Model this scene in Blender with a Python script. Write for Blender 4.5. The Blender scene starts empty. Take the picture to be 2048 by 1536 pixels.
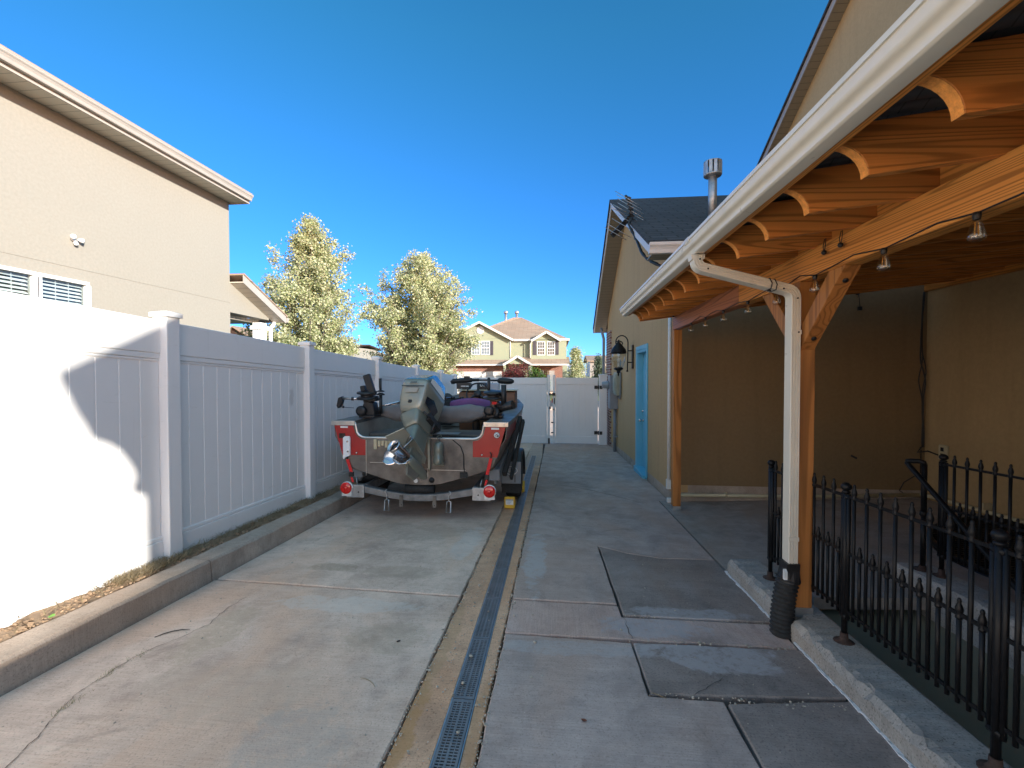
import bpy, bmesh, math, random
from mathutils import Vector, Matrix, Euler
random.seed(11)
SC = bpy.context.scene
COL = SC.collection
S = 0.0433            # the driveway falls away from the camera by 4.3 %
CAM_Z = 1.36
def gz(y): return -S * y
R = math.radians

# ------------------------------------------------------------------ survey: a pixel of the 2048 px photo on a known plane -> metres
_f = 900.0
_yaw = math.atan(88 / 900); _pit = R(1.15)
_F = Vector((-math.sin(_yaw) * math.cos(_pit), math.cos(_yaw) * math.cos(_pit), -math.sin(_pit)))
_R = Vector((math.cos(_yaw), math.sin(_yaw), 0)); _U = _R.cross(_F)
def _ray(x, y): return _F + _R * ((x - 1024) / _f) - _U * ((y - 768) / _f)
_C = Vector((0, 0, CAM_Z))
def on_x(x, y, X): d = _ray(x, y); return _C + d * (X / d.x)
def on_y(x, y, Y): d = _ray(x, y); return _C + d * (Y / d.y)
def on_z(x, y, Z): d = _ray(x, y); return _C + d * ((Z - CAM_Z) / d.z)
def on_g(x, y): d = _ray(x, y); return _C + d * (-CAM_Z / (d.z + S * d.y))

# ------------------------------------------------------------------ mesh builder
class MB:
    def __init__(s, tf=None): s.v = []; s.f = []; s.tf = tf; s.sm = []
    def add(s, vs, fs, smooth=False):
        n = len(s.v)
        for p in vs:
            p = Vector(p)
            s.v.append(s.tf(p) if s.tf else p)
        for f in fs: s.f.append([i + n for i in f]); s.sm.append(smooth)
        return s
    def box(s, x0, x1, y0, y1, z0, z1):
        return s.add([(x0,y0,z0),(x1,y0,z0),(x1,y1,z0),(x0,y1,z0),(x0,y0,z1),(x1,y0,z1),(x1,y1,z1),(x0,y1,z1)],
              [(0,3,2,1),(4,5,6,7),(0,1,5,4),(1,2,6,5),(2,3,7,6),(3,0,4,7)])
    def obox(s, c, size, rot=(0,0,0)):
        m = Euler([R(a) for a in rot]).to_matrix(); c = Vector(c); h = Vector(size) / 2
        vs = [c + m @ Vector((sx*h.x, sy*h.y, sz*h.z)) for sz in (-1,1) for sx, sy in ((-1,-1),(1,-1),(1,1),(-1,1))]
        return s.add(vs, [(0,3,2,1),(4,5,6,7),(0,1,5,4),(1,2,6,5),(2,3,7,6),(3,0,4,7)])
    def beam(s, p0, p1, w, h, up=(0,0,1)):
        p0 = Vector(p0); p1 = Vector(p1); d = (p1-p0).normalized(); u = Vector(up)
        x = d.cross(u).normalized(); u = x.cross(d).normalized()
        vs = []
        for p in (p0, p1):
            for a, b in ((-1,-1),(1,-1),(1,1),(-1,1)): vs.append(p + x*(a*w/2) + u*(b*h/2))
        return s.add(vs, [(3,2,1,0),(4,5,6,7),(0,1,5,4),(1,2,6,5),(2,3,7,6),(3,0,4,7)])
    def tube(s, path, r, n=8, closed=False, caps=True, smooth=True, sq=None):
        P = [Vector(p) for p in path]; N = len(P)
        rr = r if isinstance(r, (list, tuple)) else [r]*N
        vs = []; ref = None
        for i in range(N):
            if closed: t = (P[(i+1)%N] - P[i-1]).normalized()
            else: t = (P[min(i+1,N-1)] - P[max(i-1,0)]).normalized()
            if ref is None:
                ref = Vector((0,0,1)) if abs(t.z) < .9 else Vector((1,0,0))
            ref = (ref - t*ref.dot(t)).normalized(); b = t.cross(ref)
            for k in range(n):
                a = 2*math.pi*k/n
                vs.append(P[i] + (ref*math.cos(a) + b*math.sin(a)) * rr[i])
        fs = []
        M = N if closed else N-1
        for i in range(M):
            for k in range(n):
                a = i*n+k; b2 = i*n+(k+1)%n; c = ((i+1)%N)*n+(k+1)%n; d = ((i+1)%N)*n+k
                fs.append((a,b2,c,d))
        s.add(vs, fs, smooth)
        if caps and not closed:
            n0 = len(s.v) - len(vs)
            s.f.append([n0+k for k in reversed(range(n))]); s.sm.append(False)
            s.f.append([n0+(N-1)*n+k for k in range(n)]); s.sm.append(False)
        return s
    def lathe(s, prof, c=(0,0,0), axis=(0,0,1), n=16, smooth=True, caps=True):
        ax = Vector(axis).normalized(); ref = Vector((1,0,0)) if abs(ax.x) < .9 else Vector((0,1,0))
        u = (ref - ax*ref.dot(ax)).normalized(); w = ax.cross(u); c = Vector(c)
        vs = []; fs = []
        for r, z in prof:
            for k in range(n):
                a = 2*math.pi*k/n; vs.append(c + ax*z + (u*math.cos(a) + w*math.sin(a))*max(r, 1e-5))
        for i in range(len(prof)-1):
            for k in range(n): fs.append((i*n+k, i*n+(k+1)%n, (i+1)*n+(k+1)%n, (i+1)*n+k))
        s.add(vs, fs, smooth)
        if caps:
            n0 = len(s.v)-len(vs); L = len(prof)-1
            s.f.append([n0+k for k in reversed(range(n))]); s.sm.append(False)
            s.f.append([n0+L*n+k for k in range(n)]); s.sm.append(False)
        return s
    def prism(s, poly, axis, a, b):
        n = len(poly)
        def p(u, w, t):
            return {'x': (t,u,w), 'y': (u,t,w), 'z': (u,w,t)}[axis]
        vs = [p(u,w,a) for u,w in poly] + [p(u,w,b) for u,w in poly]
        fs = [list(range(n))[::-1], [n+i for i in range(n)]] + [(i,(i+1)%n,n+(i+1)%n,n+i) for i in range(n)]
        return s.add(vs, fs)
    def loft(s, rings, ring_closed=True, caps=True, smooth=True):
        n = len(rings[0]); vs = [p for r in rings for p in r]; fs = []
        m = n if ring_closed else n-1
        for i in range(len(rings)-1):
            for k in range(m): fs.append((i*n+k, i*n+(k+1)%n, (i+1)*n+(k+1)%n, (i+1)*n+k))
        s.add(vs, fs, smooth)
        if caps and ring_closed:
            n0 = len(s.v)-len(vs); L = len(rings)-1
            s.f.append([n0+k for k in reversed(range(n))]); s.sm.append(False)
            s.f.append([n0+L*n+k for k in range(n)]); s.sm.append(False)
        return s
    def sphere(s, c, r, n=12, sc=(1,1,1)):
        prof = [(math.sin(math.pi*i/n), -math.cos(math.pi*i/n)) for i in range(n+1)]
        c = Vector(c); m = n*2; vs = []
        for pr, pz in prof:
            for k in range(m):
                a = 2*math.pi*k/m
                vs.append(c + Vector((pr*math.cos(a)*sc[0], pr*math.sin(a)*sc[1], pz*sc[2]))*r)
        fs = []
        for i in range(n):
            for k in range(m): fs.append((i*m+k, i*m+(k+1)%m, (i+1)*m+(k+1)%m, (i+1)*m+k))
        return s.add(vs, fs, True)
    def quad(s, *p): return s.add(p, [list(range(len(p)))])
    def build(s, name, mat, parent=None, bevel=0, seg=1, fix=True, auto=None):
        me = bpy.data.meshes.new(name); me.from_pydata(s.v, [], s.f)
        me.polygons.foreach_set('use_smooth', s.sm)
        if fix:
            bm = bmesh.new(); bm.from_mesh(me)
            bmesh.ops.remove_doubles(bm, verts=bm.verts, dist=1e-6)
            bmesh.ops.recalc_face_normals(bm, faces=bm.faces); bm.to_mesh(me); bm.free()
        me.materials.append(mat); me.update()
        if auto:
            me.polygons.foreach_set('use_smooth', [True]*len(me.polygons)); me.set_sharp_from_angle(angle=R(auto))
        o = bpy.data.objects.new(name, me); COL.objects.link(o)
        if parent is not None: adopt(o, parent)
        if bevel:
            b = o.modifiers.new('bevel', 'BEVEL'); b.width = bevel; b.segments = seg; b.limit_method = 'ANGLE'; b.angle_limit = R(40)
        return o
def world(o):
    return o.matrix_basis.copy() if o.parent is None else world(o.parent) @ o.matrix_parent_inverse @ o.matrix_basis
def adopt(o, parent):
    o.parent = parent; o.matrix_parent_inverse = world(parent).inverted()
def tag(o, label, cat, group=None):
    o['label'] = label; o['category'] = cat
    if group: o['group'] = group
    return o
def thing(name, loc, label, cat, group=None):
    o = bpy.data.objects.new(name, None); o.empty_display_size = .1; COL.objects.link(o); o.location = loc
    return tag(o, label, cat, group)
def struct(o, kind='structure'): o['kind'] = kind; return o
def lab(o, t): o['label'] = t; return o
def copy_tree(o, parent=None):
    c = o.copy(); COL.objects.link(c)
    if parent is not None: c.parent = parent
    for ch in [x for x in bpy.data.objects if x.parent == o]: copy_tree(ch, c)
    return c

# ------------------------------------------------------------------ materials
def nodes(name):
    m = bpy.data.materials.new(name); m.use_nodes = True; nt = m.node_tree
    return m, nt, nt.nodes['Principled BSDF']
def N(nt, t, **k):
    n = nt.nodes.new(t)
    for a, b in k.items():
        if a == 'inp':
            for i, val in b.items(): n.inputs[i].default_value = val
        else: setattr(n, a, b)
    return n
def objco(nt, scale=(1,1,1), rot=(0,0,0)):
    tc = N(nt, 'ShaderNodeTexCoord'); mp = N(nt, 'ShaderNodeMapping')
    mp.inputs['Scale'].default_value = scale; mp.inputs['Rotation'].default_value = rot
    nt.links.new(tc.outputs['Object'], mp.inputs['Vector']); return mp.outputs['Vector']
def ramp(nt, fac, stops, interp='LINEAR'):
    r = N(nt, 'ShaderNodeValToRGB'); e = r.color_ramp.elements; r.color_ramp.interpolation = interp
    while len(e) < len(stops): e.new(.5)
    for el, (p, c) in zip(e, stops): el.position = p; el.color = (*c, 1) if len(c) == 3 else c
    nt.links.new(fac, r.inputs['Fac']); return r.outputs['Color']
def noise(nt, vec, scale, detail=4, rough=.55, dist=0):
    n = N(nt, 'ShaderNodeTexNoise', inp={'Scale': scale, 'Detail': detail, 'Roughness': rough, 'Distortion': dist})
    nt.links.new(vec, n.inputs['Vector']); return n.outputs['Fac']
def mix(nt, fac, a, b, mode='MIX'):
    n = N(nt, 'ShaderNodeMix', data_type='RGBA', blend_type=mode)
    for i, v in ((0, fac), (6, a), (7, b)):
        if isinstance(v, (int, float)): n.inputs[i].default_value = v
        elif isinstance(v, (tuple, list)): n.inputs[i].default_value = (*v, 1)
        else: nt.links.new(v, n.inputs[i])
    return n.outputs[2]
def math_(nt, op, a, b=0.0):
    n = N(nt, 'ShaderNodeMath', operation=op)
    for i, v in ((0, a), (1, b)):
        if isinstance(v, (int, float)): n.inputs[i].default_value = v
        else: nt.links.new(v, n.inputs[i])
    return n.outputs[0]
def bump(nt, bs, h, strength=.3, dist=.01):
    b = N(nt, 'ShaderNodeBump', inp={'Strength': strength, 'Distance': dist})
    nt.links.new(h, b.inputs['Height']); nt.links.new(b.outputs['Normal'], bs.inputs['Normal'])
def sh(c, k): return tuple(max(0, min(1, x*k)) for x in c)
def plain(name, c, rough=.5, metal=0, var=.12, scale=6, bs_=0, bscale=80, spec=None, coat=0):
    m, nt, b = nodes(name); v = objco(nt)
    n = noise(nt, v, scale, 5, .6)
    col = ramp(nt, n, [(.3, sh(c, 1-var)), (.7, sh(c, 1+var))])
    nt.links.new(col, b.inputs['Base Color'])
    rr = ramp(nt, noise(nt, v, scale*2.3, 3), [(.3, (rough*.85,)*3), (.75, (min(1, rough*1.2),)*3)])
    nt.links.new(rr, b.inputs['Roughness']); b.inputs['Metallic'].default_value = metal
    if spec is not None: b.inputs['Specular IOR Level'].default_value = spec
    if coat: b.inputs['Coat Weight'].default_value = coat; b.inputs['Coat Roughness'].default_value = .1
    if bs_: bump(nt, b, noise(nt, v, bscale, 3, .6), bs_, .005)
    return m
def concrete(name, c, patch=None, brush=(1,1,1), stain=.35, aggregate=.25):
    m, nt, b = nodes(name); v = objco(nt)
    big = noise(nt, v, .8, 6, .65, .6); mid = noise(nt, v, 4.5, 7, .7, .4); fine = noise(nt, v, 120, 2, .5)
    col = ramp(nt, big, [(.36, sh(c, 1-stain*.8)), (.5, c), (.63, sh(c, 1+stain*.5))])
    col = mix(nt, .55, col, ramp(nt, mid, [(.38, sh(c, .66)), (.52, c), (.64, sh(c, 1.22))]))
    # brown tinge in drifts
    warm = ramp(nt, noise(nt, objco(nt, (1,.45,1)), 1.3, 5, .6, .8), [(.45, (0,0,0)), (.62, (1,1,1))])
    col = mix(nt, math_(nt, 'MULTIPLY', warm, .6), col, (c[0]*1.05, c[1]*.90, c[2]*.78))
    spk = ramp(nt, fine, [(.33, (.55,.55,.55)), (.42, (1,1,1)), (.63, (1,1,1)), (.7, (1.25,1.25,1.25))])
    col = mix(nt, aggregate*2, col, spk, 'MULTIPLY')
    br = noise(nt, objco(nt, (brush[0]*3, brush[1]*160, 3)), 1.0, 3, .6)
    col = mix(nt, .10, col, ramp(nt, br, [(.35, (.3,.3,.3)), (.65, (1,1,1))]), 'OVERLAY')
    dk = noise(nt, v, 2.2, 9, .75, 1.2)
    col = mix(nt, math_(nt, 'MULTIPLY', ramp(nt, dk, [(.58, (0,0,0)), (.68, (1,1,1))]), .5), col, sh(c, .5))
    if patch:
        for (px, py, rx, ry, cc, am) in patch:
            tc = N(nt, 'ShaderNodeTexCoord'); mp = N(nt, 'ShaderNodeMapping'); mp.vector_type = 'POINT'
            mp.inputs['Location'].default_value = (-px/rx, -py/ry, 0); mp.inputs['Scale'].default_value = (1/rx, 1/ry, 0)
            nt.links.new(tc.outputs['Object'], mp.inputs['Vector'])
            g = N(nt, 'ShaderNodeVectorMath', operation='LENGTH'); nt.links.new(mp.outputs['Vector'], g.inputs[0])
            d = math_(nt, 'ADD', g.outputs['Value'], math_(nt, 'MULTIPLY', math_(nt, 'SUBTRACT', noise(nt, v, 5, 8, .7, .5), .5), 2.2))
            fac = ramp(nt, d, [(.75, (1,1,1)), (1.0, (0,0,0))])
            fac = math_(nt, 'MULTIPLY', fac, ramp(nt, noise(nt, v, 22, 6, .75), [(.33, (.2,.2,.2)), (.5, (1,1,1))]))
            col = mix(nt, math_(nt, 'MULTIPLY', fac, am), col, cc)
    nt.links.new(col, b.inputs['Base Color'])
    b.inputs['Roughness'].default_value = .92; b.inputs['Specular IOR Level'].default_value = .2
    h = mix(nt, .5, mix(nt, .5, fine, br), mid)
    bump(nt, b, h, .5, .006)
    return m
def stucco(name, c, var=.07, bstr=.5, streak=.0):
    m, nt, b = nodes(name); v = objco(nt)
    col = ramp(nt, noise(nt, v, .9, 5, .6, .3), [(.3, sh(c, 1-var)), (.7, sh(c, 1+var))])
    col = mix(nt, .5, col, ramp(nt, noise(nt, v, 26, 4, .6), [(.3, sh(c, .86)), (.7, sh(c, 1.1))]))
    if streak:
        st = noise(nt, objco(nt, (5,5,.35)), 1.2, 5, .65)
        col = mix(nt, math_(nt, 'MULTIPLY', ramp(nt, st, [(.5, (0,0,0)), (.72, (1,1,1))]), streak), col, sh(c, .6))
    nt.links.new(col, b.inputs['Base Color']); b.inputs['Roughness'].default_value = .9; b.inputs['Specular IOR Level'].default_value = .25
    bump(nt, b, mix(nt, .5, noise(nt, v, 90, 4, .65), noise(nt, v, 30, 3, .6)), bstr, .006)
    return m
def wood(name, lo, hi, axis, dark=.55, k=34):
    m, nt, b = nodes(name)
    sc = {'x': (.28,9,9), 'y': (9,.28,9), 'z': (9,9,.28)}[axis]
    fs = {'x': (3,160,160), 'y': (160,3,160), 'z': (160,160,3)}[axis]
    v = objco(nt, sc)
    oi = N(nt, 'ShaderNodeObjectInfo'); off = N(nt, 'ShaderNodeVectorMath', operation='ADD')
    mul = N(nt, 'ShaderNodeVectorMath', operation='SCALE', inp={'Scale': 37.0})
    cb = N(nt, 'ShaderNodeCombineXYZ')
    for i in range(3): nt.links.new(oi.outputs['Random'], cb.inputs[i])
    nt.links.new(cb.outputs[0], mul.inputs[0]); nt.links.new(v, off.inputs[0]); nt.links.new(mul.outputs[0], off.inputs[1])
    vv = off.outputs[0]
    n = noise(nt, vv, 1.0, 1, .4, .12)
    s = math_(nt, 'SINE', math_(nt, 'MULTIPLY', n, k*2.2))
    rings = ramp(nt, s, [(.0, (0,0,0)), (.82, (.25,.25,.25)), (.97, (1,1,1))])
    sabs = math_(nt, 'ADD', math_(nt, 'MULTIPLY', s, .5), .5)
    rings = ramp(nt, sabs, [(.0, (0,0,0)), (.62, (.06,.06,.06)), (.97, (1,1,1))])
    base = ramp(nt, noise(nt, vv, .5, 4, .6), [(.3, lo), (.7, hi)])
    col = mix(nt, math_(nt, 'MULTIPLY', rings, dark), base, sh(lo, .42))
    fib = noise(nt, objco(nt, fs), 1, 2, .6)
    col = mix(nt, .25, col, ramp(nt, fib, [(.3, (.45,.45,.45)), (.7, (1,1,1))]), 'MULTIPLY')
    # knots
    kn = N(nt, 'ShaderNodeTexVoronoi', inp={'Scale': .45}); nt.links.new(vv, kn.inputs['Vector'])
    kf = ramp(nt, kn.outputs['Distance'], [(.03, (1,1,1)), (.10, (0,0,0))])
    col = mix(nt, math_(nt, 'MULTIPLY', kf, .8), col, sh(lo, .25))
    nt.links.new(col, b.inputs['Base Color']); b.inputs['Roughness'].default_value = .55; b.inputs['Specular IOR Level'].default_value = .35
    bump(nt, b, mix(nt, .5, fib, rings), .25, .003)
    return m
def brickmat(name, c1, c2, mortar, bw=.2, bh=.0667, ms=.008, plane='xz', k=1.0, bstr=.6, var=.25, rough=.9):
    m, nt, b = nodes(name); tc = N(nt, 'ShaderNodeTexCoord'); sp = N(nt, 'ShaderNodeSeparateXYZ'); cb = N(nt, 'ShaderNodeCombineXYZ')
    nt.links.new(tc.outputs['Object'], sp.inputs[0])
    if plane == 'xyz': u = math_(nt, 'ADD', sp.outputs[0], sp.outputs[1]); w = sp.outputs[2]
    else: u = sp.outputs['XYZ'.index(plane[0].upper())]; w = sp.outputs['XYZ'.index(plane[1].upper())]
    nt.links.new(u, cb.inputs[0]); nt.links.new(math_(nt, 'MULTIPLY', w, k), cb.inputs[1])
    br = N(nt, 'ShaderNodeTexBrick', inp={'Color1': (*c1,1), 'Color2': (*c2,1), 'Mortar': (*mortar,1), 'Scale': 1.0, 'Mortar Size': ms, 'Brick Width': bw, 'Row Height': bh, 'Mortar Smooth': .1, 'Bias': 0.0})
    nt.links.new(cb.outputs[0], br.inputs['Vector'])
    v = objco(nt)
    col = mix(nt, var*2, br.outputs['Color'], ramp(nt, noise(nt, v, 40, 4, .7), [(.3, (.55,.55,.55)), (.7, (1.2,1.2,1.2))]), 'MULTIPLY')
    col = mix(nt, var, col, ramp(nt, noise(nt, v, .7, 4, .6), [(.3, (.7,.7,.7)), (.7, (1.2,1.2,1.2))]), 'MULTIPLY')
    nt.links.new(col, b.inputs['Base Color']); b.inputs['Roughness'].default_value = rough
    inv = math_(nt, 'SUBTRACT', 1.0, br.outputs['Fac'])
    bump(nt, b, inv, bstr, .01)
    return m
def slatmat(name, c, axis, pitch, dark=.45, rough=.5):
    """soffit boards: fine grooves at right angles to the given axis"""
    m, nt, b = nodes(name); tc = N(nt, 'ShaderNodeTexCoord'); sp = N(nt, 'ShaderNodeSeparateXYZ')
    nt.links.new(tc.outputs['Object'], sp.inputs[0])
    fr = math_(nt, 'FRACT', math_(nt, 'MULTIPLY', sp.outputs['XYZ'.index(axis.upper())], 1/pitch))
    g = math_(nt, 'GREATER_THAN', fr, .07)
    col = mix(nt, g, sh(c, dark), c)
    nt.links.new(col, b.inputs['Base Color']); b.inputs['Roughness'].default_value = rough
    bump(nt, b, g, .5, .006)
    return m
def leafmat(name, cols, trans=.4, rough=.55):
    m, nt, b = nodes(name); g = N(nt, 'ShaderNodeNewGeometry')
    n = len(cols)
    col = ramp(nt, g.outputs['Random Per Island'], [(i/(n-1), c) for i, c in enumerate(cols)])
    nt.links.new(col, b.inputs['Base Color']); b.inputs['Roughness'].default_value = rough
    tr = N(nt, 'ShaderNodeBsdfTranslucent'); nt.links.new(col, tr.inputs['Color'])
    mx = N(nt, 'ShaderNodeMixShader', inp={0: trans}); out = nt.nodes['Material Output']
    nt.links.new(b.outputs[0], mx.inputs[1]); nt.links.new(tr.outputs[0], mx.inputs[2]); nt.links.new(mx.outputs[0], out.inputs['Surface'])
    return m
def glassmat(name, tint=(.9,.95,.97), rough=.03, clear=.75):
    m, nt, b = nodes(name); out = nt.nodes['Material Output']
    gl = N(nt, 'ShaderNodeBsdfGlossy', inp={'Roughness': rough}); tr = N(nt, 'ShaderNodeBsdfTransparent', inp={'Color': (*tint,1)})
    lw = N(nt, 'ShaderNodeLayerWeight', inp={'Blend': .5}); f2 = math_(nt, 'ADD', math_(nt, 'MULTIPLY', math_(nt, 'POWER', lw.outputs['Facing'], 4.0), .8), 1-clear)
    mx = N(nt, 'ShaderNodeMixShader'); nt.links.new(math_(nt, 'MINIMUM', f2, 1.0), mx.inputs[0])
    nt.links.new(tr.outputs[0], mx.inputs[1]); nt.links.new(gl.outputs[0], mx.inputs[2]); nt.links.new(mx.outputs[0], out.inputs['Surface'])
    return m

M = {}
def vinyl():
    c = (.82,.80,.78); m, nt, b = nodes('white vinyl'); v = objco(nt)
    col = ramp(nt, noise(nt, v, 1.3, 5, .6), [(.3, sh(c, .965)), (.7, sh(c, 1.03))])
    sc = ramp(nt, noise(nt, objco(nt, (3,3,9)), 2.3, 9, .72, .6), [(.60, (0,0,0)), (.70, (1,1,1))])
    col = mix(nt, math_(nt, 'MULTIPLY', sc, .22), col, (.52,.46,.38))
    st = ramp(nt, noise(nt, objco(nt, (22,22,.8)), 1.0, 5, .7), [(.60, (0,0,0)), (.74, (1,1,1))])
    col = mix(nt, math_(nt, 'MULTIPLY', st, .16), col, (.50,.47,.43))
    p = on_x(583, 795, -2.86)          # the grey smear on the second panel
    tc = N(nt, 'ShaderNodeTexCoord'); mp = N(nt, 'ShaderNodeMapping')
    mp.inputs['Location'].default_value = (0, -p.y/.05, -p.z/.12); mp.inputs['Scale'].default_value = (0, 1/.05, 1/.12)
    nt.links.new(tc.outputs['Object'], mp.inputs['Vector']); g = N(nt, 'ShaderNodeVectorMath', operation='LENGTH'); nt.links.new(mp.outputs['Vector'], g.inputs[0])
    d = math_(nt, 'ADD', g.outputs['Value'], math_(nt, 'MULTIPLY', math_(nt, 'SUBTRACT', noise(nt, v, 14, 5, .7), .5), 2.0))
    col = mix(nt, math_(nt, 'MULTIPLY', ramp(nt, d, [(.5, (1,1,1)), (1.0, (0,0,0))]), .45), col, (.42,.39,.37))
    nt.links.new(col, b.inputs['Base Color']); b.inputs['Roughness'].default_value = .4; b.inputs['Specular IOR Level'].default_value = .4
    bump(nt, b, noise(nt, objco(nt, (1,1,.4)), 2.2, 2, .5), .05, .02)
    return m
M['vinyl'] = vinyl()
M['slab_left'] = concrete('driveway concrete', (.60,.445,.358), stain=.5, patch=[(-1.75,3.35,.22,.10,(.30,.23,.16),.55), (-1.2,3.3,.35,.12,(.34,.26,.19),.4), (-.95,2.4,.25,.18,(.36,.28,.20),.4), (-1.5,1.9,.5,.22,(.45,.34,.26),.35), (-1.9,2.35,.14,.35,(.40,.31,.22),.5), (-1.0,1.6,.25,.3,(.36,.33,.30),.4), (-1.3,2.75,.5,.10,(.60,.53,.47),.5), (-.8,4.0,.12,.5,(.62,.58,.55),.4), (-1.4,4.3,.6,.3,(.36,.29,.23),.4)])
M['slab_right'] = concrete('walk concrete', (.43,.335,.295), stain=.45, patch=[(-.16,3.7,.10,.7,(.48,.47,.47),.5), (0.0,2.40,.5,.07,(.46,.44,.44),.4)])
M['slab_dark'] = concrete('old dark concrete', (.295,.236,.208), stain=.45, patch=[(.78,2.86,.42,.10,(.45,.40,.39),.7), (.82,2.42,.36,.17,(.45,.40,.39),.75), (.5,2.5,.2,.08,(.45,.40,.39),.6)], aggregate=.35)
M['strip'] = concrete('tan drain concrete', (.58,.35,.225), stain=.55, patch=[(-.62,1.7,.06,.5,(.45,.24,.10),.7), (-.31,1.8,.05,.4,(.42,.24,.12),.55), (-.6,2.4,.05,.5,(.44,.28,.15),.5), (-.5,10.5,.35,2.6,(.36,.35,.34),.6)], aggregate=.4)
M['trench'] = concrete('pinkish trench concrete', (.50,.362,.312), stain=.38, patch=[(.55,2.68,.3,.12,(.44,.41,.42),.6)], brush=(60,.02,1))
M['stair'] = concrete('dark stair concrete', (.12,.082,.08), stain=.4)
M['kerb'] = concrete('kerb concrete', (.40,.325,.265), stain=.5, aggregate=.3)
M['kerb_rough'] = concrete('rough kerb concrete', (.36,.34,.315), stain=.5, aggregate=.6)
M['patio'] = concrete('patio concrete', (.32,.27,.235), stain=.4)
M['void'] = plain('dark joint', (.05,.045,.04), .95, var=.3, scale=20)
M['soil'] = plain('dry soil', (.30,.20,.125), .95, var=.35, scale=14, bs_=.8, bscale=60)
M['earth'] = plain('bare ground', (.26,.23,.15), .95, var=.3, scale=.6)
M['caulk'] = plain('white caulk', (.72,.72,.73), .6, var=.15, scale=30)
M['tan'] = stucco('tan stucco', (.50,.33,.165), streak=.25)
M['main'] = stucco('shade darkened stucco', (.235,.16,.085), streak=.2)  # same house stucco, shade of the covered patio put into the colour
M['tan_main'] = stucco('shaded side tan stucco', (.41,.285,.15), streak=.2)  # house tan again, darkened in the colour for its shaded side
M['cream'] = stucco('cream stucco', (.312,.29,.248), var=.03, bstr=.25)
M['white'] = plain('white paint', (.80,.80,.80), .4, var=.04, scale=4)
M['trim'] = plain('pale trim paint', (.62,.59,.56), .45, var=.05, scale=5)
M['ntrim'] = plain('neighbour trim', (.40,.365,.325), .5, var=.05, scale=5)
M['gutter'] = plain('almond gutter aluminium', (.68,.63,.53), .32, var=.05, scale=5, spec=.5)
M['shingle_dark'] = brickmat('charcoal shingles', (.035,.035,.04), (.055,.055,.06), (.012,.012,.014), .33, .145, .012, 'xz', 2.2, .9, .3)
M['shingle_tan'] = brickmat('tan shingles', (.36,.26,.19), (.30,.21,.15), (.20,.14,.10), .9, .3, .02, 'xz', 2.2, .6, .2)
M['brick'] = brickmat('red brick', (.21,.075,.05), (.14,.05,.038), (.42,.38,.34), .21, .07, .011, 'xyz', 1, .8, .25)
M['brick_far'] = brickmat('red brick far', (.27,.10,.065), (.20,.07,.05), (.36,.28,.23), .3, .11, .012, 'xyz', 1, .3, .2)
M['soffit_tan'] = slatmat('tan soffit', (.24,.215,.165), 'y', .1)
M['soffit_cream'] = slatmat('cream soffit', (.56,.50,.41), 'y', .16, .55)
M['fascia'] = plain('brown grey fascia', (.30,.265,.24), .45, var=.06)
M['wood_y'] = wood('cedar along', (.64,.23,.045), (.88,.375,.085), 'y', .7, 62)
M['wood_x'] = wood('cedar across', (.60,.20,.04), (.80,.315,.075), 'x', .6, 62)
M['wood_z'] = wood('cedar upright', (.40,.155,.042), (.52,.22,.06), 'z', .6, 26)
M['wood_pink'] = wood('cedar far beam', (.40,.13,.055), (.50,.185,.085), 'y', .6, 34)
M['endgrain'] = plain('cut cedar end', (.82,.32,.065), .7, var=.25, scale=60, bs_=.5, bscale=150)
M['roof_metal'] = slatmat('dark roof sheet', (.045,.045,.045), 'x', .07, .3)
M['iron'] = plain('black painted iron', (.008,.008,.009), .42, var=.3, scale=20, spec=.22)
M['rust'] = plain('rusty steel', (.045,.024,.017), .8, var=.5, scale=40, bs_=.5)
M['black'] = plain('black plastic', (.013,.013,.014), .45, var=.2, scale=20)
M['rubber'] = plain('black rubber', (.02,.02,.02), .8, var=.2, scale=20)
M['galv'] = plain('galvanised steel', (.42,.43,.44), .45, metal=.85, var=.25, scale=14)
M['frame'] = plain('weathered galvanised frame', (.21,.215,.22), .5, metal=.6, var=.3, scale=14)
M['grate'] = plain('steel grate', (.215,.205,.20), .45, metal=.4, var=.2, scale=8)
M['alu'] = plain('bare aluminium', (.56,.55,.53), .34, metal=.9, var=.22, scale=7)
M['alu_dull'] = plain('weathered aluminium', (.165,.147,.13), .52, metal=.4, var=.5, scale=4, bs_=.15, bscale=30)
M['chrome'] = plain('polished steel', (.50,.50,.52), .2, metal=1, var=.05)
M['red'] = plain('red boat paint', (.36,.010,.008), .35, var=.12, scale=5, coat=.4)
M['redlens'] = plain('red lens', (.62,.012,.008), .2, var=.1, coat=.6)
M['redstrap'] = plain('red webbing', (.62,.02,.02), .7, var=.1, scale=60)
M['motor'] = plain('silver green engine paint', (.30,.30,.25), .33, metal=.35, var=.08, scale=3, coat=.3)
M['motor_leg'] = plain('grey green engine paint', (.185,.195,.16), .36, metal=.3, var=.15, scale=5, coat=.25)
M['motor_dark'] = plain('smoked cowl panel', (.02,.025,.035), .16, var=.1, coat=.4)
M['motor_blue'] = plain('metallic teal cowl top', (.13,.27,.32), .25, metal=.5, var=.06, coat=.4)
M['canvas'] = plain('grey canvas', (.165,.165,.168), .85, var=.15, scale=5, bs_=.4, bscale=200)
M['purple'] = plain('purple cushion', (.16,.055,.17), .7, var=.15, scale=6)
M['bluegrey'] = plain('blue grey vinyl', (.30,.34,.40), .5, var=.08)
M['carpet'] = plain('brown carpet', (.15,.115,.09), .95, var=.25, scale=60, bs_=.5, bscale=200)
M['tanpaint'] = plain('grey boat interior paint', (.30,.28,.24), .5, var=.15, scale=5)
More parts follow.
